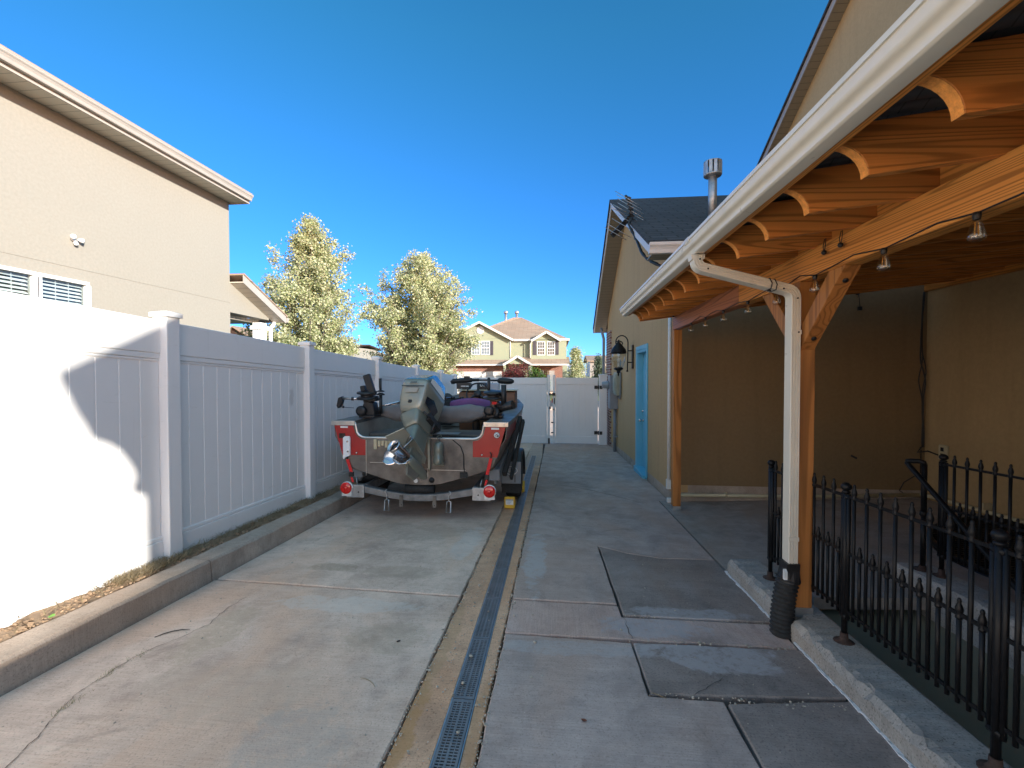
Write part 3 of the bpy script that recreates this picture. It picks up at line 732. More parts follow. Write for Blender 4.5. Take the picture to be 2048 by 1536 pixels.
# front porch with a raking gable
ps = .459
def pz(y): return 3.57 - ps*(y-8.96)
m = MB(); yb = 10.42
m.prism([(9.101, 2.715), (yb, 2.70), (yb, pz(yb)-.14), (9.101, pz(9.101)-.14)], 'x', HX-.25, HX-.001); m.build('porch_wall', M['cream'], nh)
MB().box(HX-3.4, HX-.251, 9.101, yb, 2.62, 2.70).build('porch_ceiling', M['soffit_cream'], nh)
m = MB(); m.prism([(9.101, pz(9.101)-.16), (10.6, pz(10.6)-.16), (10.6, pz(10.6)-.14), (9.101, pz(9.101)-.14)], 'x', HX, HX+.30); m.build('soffit', M['soffit_cream'], nh)
m = MB(); m.prism([(9.101, pz(9.101)-.17), (10.62, pz(10.62)-.17), (10.62, pz(10.62)), (9.101, pz(9.101))], 'x', HX+.30, HX+.32); m.build('fascia', M['ntrim'], nh)
m = MB(); m.prism([(9.101, pz(9.101)+.002), (10.66, pz(10.66)+.002), (10.66, pz(10.66)+.04), (9.101, pz(9.101)+.04)], 'x', HX-3.4, HX+.34); m.build('porch_roof', M['shingle_tan'], nh)
m = MB(); m.prism(kgutter((10.641, pz(10.64)-.13), .10, .11), 'x', HX-3.4, HX+.33); m.build('gutter', M['ntrim'], nh)
m = MB(); m.box(HX-.24, HX-.02, 10.14, 10.36, -.5, 2.615); m.box(HX-.28, HX+.02, 10.10, 10.40, 2.44, 2.54); m.build('porch_column', M['white'], nh, .01)
MB().tube([(HX+.02, 10.62, 2.70), (HX+.02, 10.56, 2.60), (HX+.02, 10.47, 2.52), (HX+.02, 10.45, 2.42), (HX+.02, 10.45, -.4)], .045, 8).build('downspout', M['white'], nh)
# floodlight
p = on_x(146, 481, HX)
m = MB(); m.lathe([(.035,0),(.035,.014),(.014,.02)], (HX, p.y, p.z+.02), (1,0,0), 12)
m.lathe([(.014,0),(.030,.035),(.034,.07),(.0,.076)], (HX+.035, p.y-.028, p.z+.03), (.75,-.55,.1), 12); m.lathe([(.014,0),(.030,.035),(.034,.07),(.0,.076)], (HX+.035, p.y+.035, p.z+.02), (.7,.55,-.15), 12)
m.lathe([(.017,0),(.028,.028),(.025,.06),(0,.07)], (HX+.035, p.y, p.z-.01), (.35,0,-.9), 12)
tag(m.build('flood_light', M['white']), 'small twin head white floodlight on the cream house wall', 'wall light')
# ================================================================== OUR HOUSE: garage gable + main gable
GXW = 1.46; XM = 4.41
hs = thing('stucco_house', (2.5, 9, -.4), 'tan stucco house on the right with dark shingle garage gable and blue side door', 'house')
def g_roof(y): return 2.95 + .508*(y-5.57) if y < 9.49 else 4.941 - .535*(y-9.49)
DY0, DY1, DZ1 = 7.41, 8.29, 1.79
m = MB()
def zb(y): return gz(y)+.13
m.prism([(5.85, zb(5.85)), (DY0, zb(DY0)), (DY0, DZ1), (DY1, DZ1), (DY1, zb(DY1)), (13.05, zb(13.05)), (13.05, g_roof(13.05)-.13), (9.49, g_roof(9.49)-.13), (5.85, g_roof(5.85)-.13)], 'x', GXW, GXW+.2)
m.build('garage_wall', M['tan'], hs)
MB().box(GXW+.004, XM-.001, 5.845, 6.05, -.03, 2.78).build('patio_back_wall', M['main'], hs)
m = MB()
m.prism([(5.853, gz(5.85)-.1), (DY0, gz(DY0)-.1), (DY0, zb(DY0)), (5.853, zb(5.85))], 'x', GXW+.004, GXW+.19)
m.prism([(DY1, gz(DY1)-.1), (13.05, gz(13.05)-.1), (13.05, zb(13.05)), (DY1, zb(DY1))], 'x', GXW+.004, GXW+.19)
m.box(GXW+.191, XM-.001, 5.851, 6.04, -.4, -.03)
m.build('footing', M['kerb'], hs)
# door
t = .085
m = MB()
m.box(GXW-.015, GXW+.13, DY0-.0, DY0+.045, gz(DY0)+.04, DZ1); m.box(GXW-.015, GXW+.13, DY1-.045, DY1, gz(DY1)+.04, DZ1); m.box(GXW-.015, GXW+.13, DY0+.046, DY1-.046, DZ1-.045, DZ1-.001)
for y in (DY0-.075, DY1): m.box(GXW-.018, GXW-.001, y+(.001 if y > 8 else 0), y+.075-(.001 if y < 8 else 0), gz(y)+.03, DZ1+.075)
m.box(GXW-.0182, GXW-.0012, DY0+.0, DY1, DZ1+.001, DZ1+.074)
df = m.build('door_frame', M['bluepaint'], hs, .003)
m = MB(); z0d = gz(DY1)+.10
ya, yb, za, zbb = DY0+.048, DY1-.048, z0d, DZ1-.048
m.box(GXW+.09, GXW+.128, ya, yb, za, zbb)
for (c, d) in ((za+.16, za+.75), (za+.90, zbb-.16)):
    for (a, b) in ((ya+.09, (ya+yb)/2-.05), ((ya+yb)/2+.05, yb-.09)):
        m.box(GXW+.082, GXW+.0895, a, b, c, d); m.box(GXW+.078, GXW+.0819, a+.03, b-.03, c+.03, d-.03)
door = m.build('door', M['bluepaint'], hs, .004)
m = MB(); m.lathe([(.03,0),(.03,.008),(.011,.012),(.011,.04),(.026,.05),(.028,.068),(.018,.08),(0,.082)], (GXW+.09, yb-.06, .555), (-1,0,0), 12); m.build('door_knob', M['steelknob'], door)
m = MB(); m.lathe([(.03,0),(.028,.014),(.016,.02),(.014,.03),(0,.031)], (GXW+.09, yb-.06, .72), (-1,0,0), 12); m.build('deadbolt', M['steelknob'], door)
m = MB(); m.box(GXW-.06, GXW+.12, DY0+.005, DY1-.005, gz(DY1)-.02, gz(DY1)+.09); m.build('door_sill', M['bluepaint'], hs, .006)
# brick return at the far end, rainwater pipe beside it
MB().box(GXW-.035, GXW-.001, 12.1, 13.05, gz(12)-.1, g_roof(12.1)-1.0+.0).build('brick_corner', M['brick'], hs)
m = MB(); m.tube([(1.30, 13.25, 2.72), (1.33, 13.2, 2.55), (1.37, 13.2, 2.4), (1.37, 13.2, gz(13.2))], .04, 8); m.build('downspout', M['greybox'], hs)
# garage roof
XO = 1.12
m = MB(); top = [(5.53, g_roof(5.53)+.03), (9.49, g_roof(9.49)+.03), (13.62, g_roof(13.62)+.03)]
m.prism(top + [(y, z-.045) for y, z in top[::-1]], 'x', XO-.03, 9); gr = m.build('garage_roof', M['shingle_dark'], hs)
m = MB(); und = [(5.57, g_roof(5.57)-.13), (9.49, g_roof(9.49)-.13), (13.57, g_roof(13.57)-.13)]
m.prism(und + [(y, z+.012) for y, z in und[::-1]], 'x', XO+.021, GXW-.0005); m.build('soffit', M['soffit_tan'], hs)
m = MB(); a = [(5.55, g_roof(5.55)-.145), (9.49, g_roof(9.49)-.145), (13.59, g_roof(13.59)-.145)]; b = [(y, z+.128) for y, z in a[::-1]]
m.prism(a[:2]+b[1:], 'x', XO, XO+.02); m.prism(a[1:]+b[:2], 'x', XO, XO+.02)
m.prism([(a_[0], a_[1]+.07) for a_ in a[:2]]+[(b_[0], b_[1]-.005) for b_ in b[1:]], 'x', XO-.012, XO-.0005)
m.build('fascia', M['trim'], hs)
m = MB(); m.box(XO+.021, XM, 5.57, 5.849, g_roof(5.57)-.145, g_roof(5.57)-.13); m.build('soffit', M['soffit_tan'], hs)
m = MB(); m.prism(kgutter((5.57, g_roof(5.57)-.145), .11, .12, -1), 'x', XO-.02, XM); m.build('gutter', M['trim'], hs)
m = MB(); m.prism(kgutter((13.60, g_roof(13.57)-.145), .11, .12, 1), 'x', XO-.02, XM); m.build('gutter', M['greybox'], hs)
# vent pipe on the garage roof
vp = MB(); vx, vy = 2.2, 6.67
vp.lathe([(.16,0),(.15,.03),(.07,.05),(.066,.12)], (vx, vy, g_roof(vy)-.02), (0,0,1), 20); vp.lathe([(.058,0),(.058,.80)], (vx, vy, g_roof(vy)), (0,0,1), 20)
vent = vp.build('vent_pipe', M['galv'], hs)
vp = MB(); z = 4.17
vp.lathe([(.05,-.03),(.115,.0),(.122,.012),(.122,.025)], (vx,vy,z), n=24); vp.lathe([(.122,.19),(.122,.20),(.02,.225),(0,.226)], (vx,vy,z), n=24)
for k in range(12):
    a = 2*math.pi*k/12; vp.obox((vx+.118*math.cos(a), vy+.118*math.sin(a), z+.108), (.006,.043,.166), (0,0,math.degrees(a)))
vp.build('vent_cap', M['galv'], vent)
# main house
XR = 4.20
def m_roof(y): return 5.65 + .557*(10.08-y) if y > PKY else (4.825+(PKZ-4.825)*(y+1.0)/(PKY+1.0) if y > -1.0 else 3.69+.5*(y+3.27))
PKY, PKZ = 6.6, 7.5884
YS = -2.95; ET = -3.27
m = MB(); m.prism([(YS, -1.2), (10.1, -1.2), (10.1, m_roof(10.1)-.14), (PKY, m_roof(PKY)-.14), (-1.0, m_roof(-1.0)-.14), (YS, m_roof(YS)-.14)], 'x', XM, XM+.2)
m.box(XM+.201, 12, YS, YS+.2, -1, 3.5)
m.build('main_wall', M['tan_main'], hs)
m = MB(); top = [(ET-.03, m_roof(ET-.03)+.03), (-1.0, m_roof(-1.0)+.03), (PKY, m_roof(PKY)+.03), (10.15, m_roof(10.15)+.03)]
m.prism(top + [(y, z-.045) for y, z in top[::-1]], 'x', XR-.03, 12); m.build('main_roof', M['shingle_dark'], hs)
und = [(ET, m_roof(ET)-.14), (-1.0, m_roof(-1.0)-.14), (PKY, m_roof(PKY)-.14), (10.1, m_roof(10.1)-.14)]
m = MB(); m.prism(und + [(y, z+.012) for y, z in und[::-1]], 'x', XR+.021, XM-.0005); m.build('soffit', M['soffit_tan'], hs)
a = [(y, z-.012) for y, z in und]; b = [(y, z+.135) for y, z in a[::-1]]
m = MB(); m.prism(a+b, 'x', XR, XR+.02); m.build('fascia', M['fascia'], hs)
# cornice bracket at the south-west corner: its profile is what the sun throws on the fence
SA, SB = .80, .33
prof = []
for px, py in ((112,757),(150,830),(166,852),(178,876),(190,884),(215,890),(238,905),(258,932),(268,950),(265,968),(258,976),(268,990)):
    p = on_x(px, py, FX); k = XM-FX; prof.append((p.y-SA*k, p.z+SB*k))
prof += [(YS+.02, prof[-1][1]), (YS+.02, m_roof(YS)-.2)]
m = MB(); m.prism(prof, 'x', XM+.002, XM+.198); m.build('cornice', M['trim'], hs)
MB().box(XM, XM+.18, -8.5, YS-.001, -1.0, 2.345).build('added_sun_blocker', M['main'], hs)  # unseen wall, added and sized to end the sunlight at the kerb top
MB().box(1.9, XM-.001, .0, .2, -1.6, 2.36).build('added_shade_wall', M['main'], hs)  # unseen wall, added to darken the patio
# small services on the walls
m = MB(); m.tube([(GXW-.022, 5.90, 2.2), (GXW-.022, 5.90, gz(5.9)+.28)], .022, 10); m.box(GXW-.05, GXW-.002, 5.87, 5.93, gz(5.9)+.16, gz(5.9)+.28); m.box(GXW-.06, GXW+.03, 5.80, 5.846, gz(5.9)+.01, gz(5.9)+.06)
tag(m.build('conduit', M['paper']), 'pale vertical conduit at the garage corner behind the far cedar post', 'conduit')
m = MB(); m.tube([(1.56, 5.81, gz(5.8)+.10), (2.9, 5.80, -.13), (XM-.09, 5.78, -.07)], .022, 8); m.tube([(XM-.09,5.78,-.07), (XM-.06,5.70,-.06), (XM-.06,4.3,.0), (XM-.06,1.0,.14)], .022, 8); m.tube([(2.1,5.80,-.155),(2.1,5.78,-.10)], .018, 8)
for y in (5.0, 4.2): m.box(XM-.085,XM-.005,y-.01,y+.01,-.05+(.05*(5.7-y)),.02+(.05*(5.7-y)))
tag(m.build('wall_pipe', M['pipe']), 'yellowed plastic pipe running along the foot of the patio walls', 'pipe')
p = on_x(1890, 905, XM)
ou = thing('wall_outlet', p, 'small pale outdoor socket box on the brown patio wall', 'socket')
MB().box(XM-.03, XM-.001, p.y-.055, p.y+.055, p.z-.085, p.z+.085).build('cover_plate', M['pipe'], ou, .006)
m = MB()
for z in (-.035,.035): m.box(XM-.0335, XM-.0302, p.y-.02, p.y+.02, p.z+z-.022, p.z+z+.022)
m.build('socket_face', M['motor_dark'], ou)
m = MB()
for ph, r in ((0,.02),(math.pi,.02),(1.5,.008)):
    pts = []
    for i in range(45):
        t = i/44; z = 2.34 - t*(2.34-.50); w = .012+.05*max(0,math.sin((t-.35)*9.0))**2 if t > .35 else .008
        pts.append((XM-.08 - .018*math.sin(t*5) + w*math.cos(t*10+ph)*.8, 5.79, z))
    m.tube(pts, .0085 if ph < 1 else .006, 6)
m.tube([(XM-.08,5.79,.50),(XM-.13,5.78,.44),(XM-.03,5.76,.46),(XM-.015,5.68,.44),(XM-.015,5.5,.42)], .009, 6)
m.tube([(XM-.09,5.78,.47),(XM-.10,5.77,.2),(XM-.28,5.77,.08),(XM-.32,5.78,-.02),(XM-.25,5.79,-.07)], .006, 6)
tag(m.build('corner_cable', M['black']), 'black twisted cables hanging in the dark corner of the patio walls', 'cable')
p = on_y(1708, 914, 5.84)
m = MB(); m.obox((p.x, 5.845, p.z), (.075,.012,.022), (0,28,0)); tag(m.build('wall_clip', M['black']), 'small dark clip on the patio back wall', 'clip')
# meter and boxes on the garage wall
em = thing('electric_meter', (GXW-.05, 10.5, .6), 'grey and green electric meter boxes with round meter by the gate', 'meter box')
MB().box(1.345, GXW-.001, 10.20, 10.74, .90, 1.42).build('meter_cabinet', M['meter'], em, .012, 2)
m = MB(); m.box(1.325,1.344, 10.23,10.71,.94,1.38); m.box(1.31,1.3245,10.30,10.64,1.0,1.3); m.build('cabinet_door', M['meter'], em, .004)
MB().box(1.27, GXW-.001, 10.80, 11.22, .55, 1.35).build('service_box', M['greybox'], em, .008, 2)
m = MB(); m.lathe([(.10,0),(.10,.05),(.085,.06),(.08,.15),(.06,.17),(0,.172)], (1.27,11.02,1.12), (-1,0,0), 18); m.build('round_meter', M['winpale'], em)
m = MB(); MB().tube([(1.40,10.9,.55),(1.40,10.9,gz(10.9))], .035, 10).build('conduit', M['greybox'], em); m.tube([(1.41,11.1,.55),(1.41,11.1,gz(11.1))], .022, 8); m.tube([(1.42,10.4,.90),(1.42,10.4,.84),(1.42,10.22,.83),(1.42,10.17,.9),(1.42,10.13,1.7)], .012, 8); m.box(1.36,1.459,10.85,10.95,-.12,-.09)
m.build('conduit', M['greybox'], em)
# coach lamp
LYc, LXc = 8.74, 1.185
cl = thing('coach_lamp', (GXW, LYc, 1.46), 'black scrolled coach lamp with ribbed glass on the tan wall left of the blue door', 'wall lamp')
m = MB(); bp = [(-.055,-.22),(.055,-.22),(.065,-.20),(.065,.20),(.055,.23),(-.055,.23),(-.065,.20),(-.065,-.20)]
m.prism([(LYc+a, 1.70+b) for a, b in bp], 'x', GXW-.03, GXW-.001); m.build('backplate', M['iron'], cl, .006, 2)
m = MB(); pts = [(GXW-.11, LYc, 1.47), (GXW-.105, LYc, 1.60), (GXW-.10, LYc, 1.85)]
for i in range(10):
    a = math.pi*i/9; pts.append((GXW-.10-.115+.115*math.cos(a), LYc, 1.98+.13*math.sin(a)))
for i in range(1,12):
    a = math.pi + 2*math.pi*i/11*.9; r = .115*(1-i/14); cx = GXW-.33+r
    pts.append((GXW-.33+.115*(1-i/13)+ .115*(1-i/13)*math.cos(a)*1.0, LYc, 1.98+.08*(1-i/13)*math.sin(a)))
m.tube(pts, [.011]*(len(pts)-4)+[.010,.009,.008,.010], 8)
for z in (1.60, 1.82): m.tube([(GXW-.11,LYc,z),(GXW-.02,LYc,z)], .010, 8)
m.lathe([(.016,0),(.02,.02),(.008,.05),(0,.06)], (GXW-.11,LYc,1.42), (0,0,1), 8)
m.build('scroll_arm', M['iron'], cl)
m = MB(); m.lathe([(.012,.27),(.02,.245),(.015,.23),(.035,.22),(.05,.19),(.095,.14),(.13,.09),(.142,.07),(.14,.055),(.148,.045),(.148,.02),(.14,.01),(.12,.0)], (LXc,LYc,1.76), n=24); m.build('lamp_hood', M['iron'], cl)
m = MB(); m.lathe([(.134,0),(.14,-.05),(.13,-.13),(.105,-.21),(.075,-.26)], (LXc,LYc,1.758), n=20, smooth=False, caps=False); m.build('lamp_glass', M['lampglass'], cl)
m = MB(); m.lathe([(.07,.02),(.09,.0),(.09,-.015),(.06,-.03),(.03,-.05),(.04,-.065),(.03,-.085),(.012,-.10),(.018,-.12),(.004,-.15)], (LXc,LYc,1.485), n=18); m.build('lamp_base', M['iron'], cl)
m = MB(); m.tube([(LXc,LYc,1.49),(LXc,LYc,1.58)], .017, 8); m.lathe([(.012,.09),(.02,.13),(.012,.19),(0,.21)], (LXc,LYc,1.49), n=10); m.build('candle_bulb', M['paper'], cl)
# aerial on the garage rake, with its taped cable
an = thing('tv_aerial', on_y(1262, 432, 6.95), 'spiky black TV aerial fixed to the garage roof edge', 'aerial')
AYd = 6.95
def AP(px, py, dy=0): return on_y(px, py, AYd+dy)
m = MB()
m.tube([AP(1251,392,-.2), AP(1260,402,-.1), AP(1263,418), AP(1262,432)], .022, 6); m.tube([AP(1262,432), AP(1252,446,.1), AP(1240,460,.2), AP(1227,469,.3)], .022, 6)
for i in range(7):
    t = i/6; p = AP(1262-35*t, 432+37*t, .3*t); m.obox(p, (.07,.06,.05), (0,40,20))
for i in range(4): m.obox(AP(1258+1.3*i, 398+9*i, -.15+.04*i), (.05,.05,.05), (0,20,0))
m.tube([AP(1258,432), AP(1285,450), AP(1290,462)], .012, 6)
m.build('boom', M['black'], an)
m = MB()
for cx, cy, L, dy in ((1254,396,55,-.2),(1258,404,58,-.12),(1261,412,60,-.06),(1262,421,62,0),(1256,441,60,.08),(1248,451,56,.14),(1238,461,54,.22),(1231,467,52,.28)):
    a = AP(cx-L*.43, cy-L*.25, dy); b = AP(cx+L*.43, cy+L*.26, dy-.1); m.tube([a,b], .0045, 5)
for sx in (-1, 1):
    q = [AP(1262+sx*4, 428+sx*1), AP(1262+sx*36, 428+sx*19), AP(1262+sx*41, 430+sx*20+2), AP(1262+sx*38, 435+sx*20), AP(1262+sx*4, 436+sx*1)]; m.tube(q, .006, 5)
m.build('element', M['galv'], an)
m = MB(); pts = [(1262,436,6.9),(1257,448,6.8),(1266,466,6.7),(1275,484,6.55),(1283,504,6.4),(1292,516,6.25),(1306,525,6.1),(1324,533,5.95),(1345,541,5.88)]
P = []
for (a, b, c), (d, e, f_) in zip(pts[:-1], pts[1:]):
    for i in range(5): t = i/5; P.append(on_y(a+(d-a)*t, b+(e-b)*t, c+(f_-c)*t))
m.tube(P, [random.uniform(.014,.026) for _ in P], 7); tag(m.build('aerial_cable', M['black']), 'thick taped black cable sagging from the aerial along the garage roof edge', 'cable')

# ================================================================== CEDAR PATIO COVER
BX0, BX1 = 1.37, 1.459; BZ0, BZ1 = 1.889, 2.042
pc = thing('patio_cover', (2.6, 2.6, 0), 'orange stained cedar patio cover with curved rafter tails and almond gutter', 'pergola')
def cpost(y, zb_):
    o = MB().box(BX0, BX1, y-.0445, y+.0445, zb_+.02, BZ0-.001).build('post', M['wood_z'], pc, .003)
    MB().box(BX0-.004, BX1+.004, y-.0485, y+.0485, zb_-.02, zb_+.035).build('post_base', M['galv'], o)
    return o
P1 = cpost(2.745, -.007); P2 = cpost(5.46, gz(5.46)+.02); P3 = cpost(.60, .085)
for sd in (-1, 1):
    y0 = 2.745 + sd*.044; m = MB(); c = .063
    m.prism([(y0, 1.50), (y0, 1.63), (y0+sd*.262, BZ0-.001), (y0+sd*.392, BZ0-.001)], 'x', BX0+.006, BX1-.006)
    br = m.build('brace', M['wood_z'], P1, .003)
    m = MB()
    for t in (.16,.84):
        y = y0+sd*(.065+.265*t); z = 1.56+.30*t
        d = Vector((0, sd*.0, 0)); m.lathe([(.013,0),(.013,.006),(0,.007)], (BX0+.045, y0+sd*(.392*t+.0), 1.50+(BZ0-1.5)*t), (0, sd*.72, -.70), 10)
    m.build('bolt', M['black'], br)
MB().box(BX0, BX1, .50, 3.558, BZ0, BZ1).build('beam', M['wood_y'], pc, .004)
lab(MB().box(BX0+.002, BX1-.001, 3.560, 5.505, BZ0+.001, BZ1-.001).build('beam', M['wood_pink'], pc, .004), 'paler pinkish far length of the beam')
RS = .12
def rb(x): return BZ1 + RS*(x-1.415)
RH = .166
raf = [1.215 + .334*k for k in range(-2, 13)] + [5.43]
def rafter(y):
    m = MB(); w = .019
    xt, xe, xw = .978, .868, XM-.045
    arc = []
    zt = rb(xt)
    # cove cut: concave quarter round from the underside tip up to the fascia
    R0x = xt-xe; R0z = .100
    for i in range(9):
        a = math.pi/2*i/8
        arc.append((xe + R0x*math.sin(math.pi/2-a)*1.0 if False else xe + R0x*math.cos(a), zt + R0z*math.sin(a)))
    poly = [(xw, rb(xw)), (xw, rb(xw)+RH), (xe, rb(xe)+RH)] + arc[::-1]
    m.prism(poly, 'y', y-w, y+w)
    o = m.build('rafter', M['wood_x'], pc, .002)
    m = MB(); n = len(arc)
    off = [(a - .0012*math.cos(math.pi/2*i/8) , b - .0012*math.sin(math.pi/2*i/8)-.0006) for i, (a, b) in enumerate(arc)]
    vs = [(a, y-w+.001, b) for a, b in off] + [(a, y+w-.001, b) for a, b in off]
    m.add(vs, [(i, i+1, n+i+1, n+i) for i in range(n-1)])
    # cut face pieces sit just outside the cove
    m.build('cut_end', M['endgrain'], o, fix=False)
for y in raf: rafter(y)
for a, b in zip(raf[:-1], raf[1:]):
    MB().box(1.44, 1.478, a+.0195, b-.0195, BZ1+.012, BZ1+.145).build('blocking', M['wood_y'], pc, .002)
ye0, ye1 = raf[0]-.06, 5.465
m = MB(); m.prism([(.840, rb(.868)+.083), (.867, rb(.868)+.083), (.867, rb(.868)+RH-.002), (.840, rb(.868)+RH-.004)], 'y', ye0, ye1-.02); m.build('fascia', M['wood_y'], pc)
m = MB(); n = int((ye1-ye0)/.0175); L = []; 
for j, x in enumerate((.80, 2.5, XM-.035)):
    for i in range(n+1):
        y = ye0+(ye1-ye0)*i/n; L.append((x, y, rb(x)+RH+.014+.009*math.sin(y*2*math.pi/.07)))
m.add(L, [(j*(n+1)+i, (j+1)*(n+1)+i, (j+1)*(n+1)+i+1, j*(n+1)+i+1) for j in range(2) for i in range(n)], True)
ro = m.build('roof_sheet', M['roof_metal'], pc, fix=False); sm = ro.modifiers.new('thick', 'SOLIDIFY'); sm.thickness = .003; sm.offset = 1
MB().box(XM-.044, XM-.002, .5, 5.84, 2.355, 2.585).build('ledger', M['wood_y'], pc, .003)
# gutter with seam, outlet and downspout
def kg2(p, w, h, out):
    c = [(0,0),(.50,0),(.56,.02),(.61,.07)]
    for i in range(1,9):
        t = i/8; c.append((.61+.30*(t-.12*math.sin(2*math.pi*t)), .07+.60*(t**1.0)+.06*math.sin(2*math.pi*t)))
    c += [(.925,.71),(.93,.76),(.925,.80),(.935,.815),(1.0,.82),(1.0,1.0),(0,1.0)]
    return [(p[0]+out*a*w, p[1]+b*h) for a, b in c]
m = MB(); gzb_ = 2.052
m.prism(kg2((.838, gzb_+.004), .088, .090, -1), 'y', ye0, ye1)
gt = m.build('gutter', M['gutter'], pc, auto=32)
m = MB(); OY = 2.765
pr = kgutter((.838, gzb_+.004), .088, .090, -1); cx_, cz_ = .795, gzb_+.049
m.prism([(cx_+(a-cx_)*1.05, cz_+(b-cz_)*1.05) for a, b in pr], 'y', OY-.10, OY-.012); m.prism([(.772, gzb_-.03),(.842,gzb_-.03),(.845,gzb_-.003),(.768,gzb_-.003)], 'y', OY-.09, OY-.02)
m.build('outlet', M['gutter'], gt)
def ribbed(m, path, wx=.052, wy=.075):
    """rectangular downspout along a path in the XZ plane, ribs on the faces toward -Y and along"""
    pr = []
    nr = 3
    # cross-section in (side, y): front (-y) face carries the ribs
    pts = [(-.5,.5),(-.5,-.42),(-.44,-.5)]
    for i in range(nr):
        c = -.30+.30*i; pts += [(c-.07,-.5),(c-.04,-.44),(c+.04,-.44),(c+.07,-.5)]
    pts += [(.44,-.5),(.5,-.42),(.5,.5)]
    P = [Vector(p) for p in path]; rings = []
    for i, p in enumerate(P):
        t0 = (P[i]-P[i-1]).normalized() if i else (P[1]-P[0]).normalized(); t1 = (P[i+1]-P[i]).normalized() if i < len(P)-1 else t0
        t = (t0+t1).normalized(); s_ = Vector((t.z, 0, -t.x)); s_ = -s_; k = 1/max(.6, t.dot(t1))
        rings.append([p + s_*(a*wx*k) + Vector((0, b*wy, 0)) for a, b in pts])
    m.loft(rings, True, True, False)
    return m
DXc, DYc = 1.342, 2.71
def bend(p0, p1, p2, r, n=5):
    p0, p1, p2 = map(Vector, (p0, p1, p2)); a = p1+(p0-p1).normalized()*r; b = p1+(p2-p1).normalized()*r
    return [a*(1-t)**2 + p1*2*t*(1-t) + b*t*t for t in [i/n for i in range(n+1)]]
A0, A1, A2, A3 = (.807, DYc, gzb_-.005), (.807, DYc, 1.985), (DXc, DYc, 1.835), (DXc, DYc, .27)
m = MB(); ribbed(m, [A0] + bend(A0, A1, A2, .04) + bend(A1, A2, A3, .045) + [A3]); ds = m.build('downspout', M['gutter'], pc)
for z in (1.60, .43): MB().box(DXc-.029, BX0-.001, DYc-.041, DYc-.036, z-.012, z+.012).build('strap', M['gutter'], ds, .001)
for q in ((.815,2.02),(.86,1.965),(1.27,1.845),(1.345,1.79),(1.352,1.60)): MB().lathe([(.005,0),(.005,.003),(0,.004)], (q[0], DYc-.040, q[1]), (0,-1,0), 8).build('screw', M['void'], ds)
m = MB()
for x in (1.195, 1.222):
    z = 1.985-.15*(x-.807)/(DXc-.807)
    m.tube([(x, DYc-.042, z+.028), (x+.012, DYc-.043, z-.0), (x+.006, DYc-.042, z-.03), (x+.006, DYc+.04, z-.03), (x, DYc+.042, z+.028)], .003, 6, closed=True)
m.obox((1.19, DYc-.043, 1.835), (.018,.012,.010))
tag(m.build('bungee_loop', M['black']), 'black bungee loop tied round the slanting part of the white downspout', 'bungee')
cp = thing('drain_hose', (1.29, 2.68, gz(2.7)), 'black corrugated drain hose below the white downspout beside the kerb', 'hose')
m = MB(); pts = []; rr = []
for i in range(64):
    t = i/63; z = gz(2.7)-.02 + t*.325; pts.append((1.285+.047*t*t, 2.675+.035*t, z)); rr.append(.0575+.0055*math.sin(t*2*math.pi*14.5))
m.tube(pts, rr, 22); m.build('corrugated_hose', M['rubber'], cp)
m = MB(); m.loft([[(1.335+a*.062+.0, 2.71+b*.062, .18) for a, b in ((math.cos(k*math.pi/8), math.sin(k*math.pi/8)) for k in range(16))],
   [(1.338+max(-.034,min(.034,a*.06)), 2.71+max(-.046,min(.046,b*.07)), .245) for a, b in ((math.cos(k*math.pi/8), math.sin(k*math.pi/8)) for k in range(16))],
   [(1.338+max(-.036,min(.036,a*.06)), 2.71+max(-.048,min(.048,b*.07)), .29) for a, b in ((math.cos(k*math.pi/8), math.sin(k*math.pi/8)) for k in range(16))]], True, True, False)
m.build('adapter', M['black'], cp)
m = MB(); m.prism([(2.65,.205),(2.666,.205),(2.666,.262),(2.65,.25)], 'x', 1.282, 1.2995); m.build('adapter_clip', M['paper'], cp)
# string of filament bulbs under the beam
sl_ = thing('string_lights', (1.36, 3, 1.88), 'black cord of clear teardrop filament bulbs strung under the cedar beam', 'string lights')
by = [4.731, 4.287, 3.842, 3.37, 2.95, 2.536, 2.032, 1.615, 1.19, .8]
m = MB(); P = [(1.366, 5.28, 1.875)]
for a, b in zip(by[:-1], by[1:]):
    P.append((1.364, a, 1.888)); P.append((1.3655, (a+b)/2+.08, 1.898+random.uniform(-.004,.012)))
    P.append((1.3655, (a+b)/2-.05, 1.908+random.uniform(-.006,.012)))
P.append((1.364, by[-1], 1.888)); Q = []
for i in range(len(P)-1):
    a, b = Vector(P[i]), Vector(P[i+1]); Q += [a, a.lerp(b, .5)]
m.tube(Q+[P[-1]], .0032, 6)
m.build('cord', M['black'], sl_)
sock = MB().lathe([(.0115,0),(.0115,-.012),(.010,-.022),(.0105,-.024)], n=12); b0 = bulb0 = None
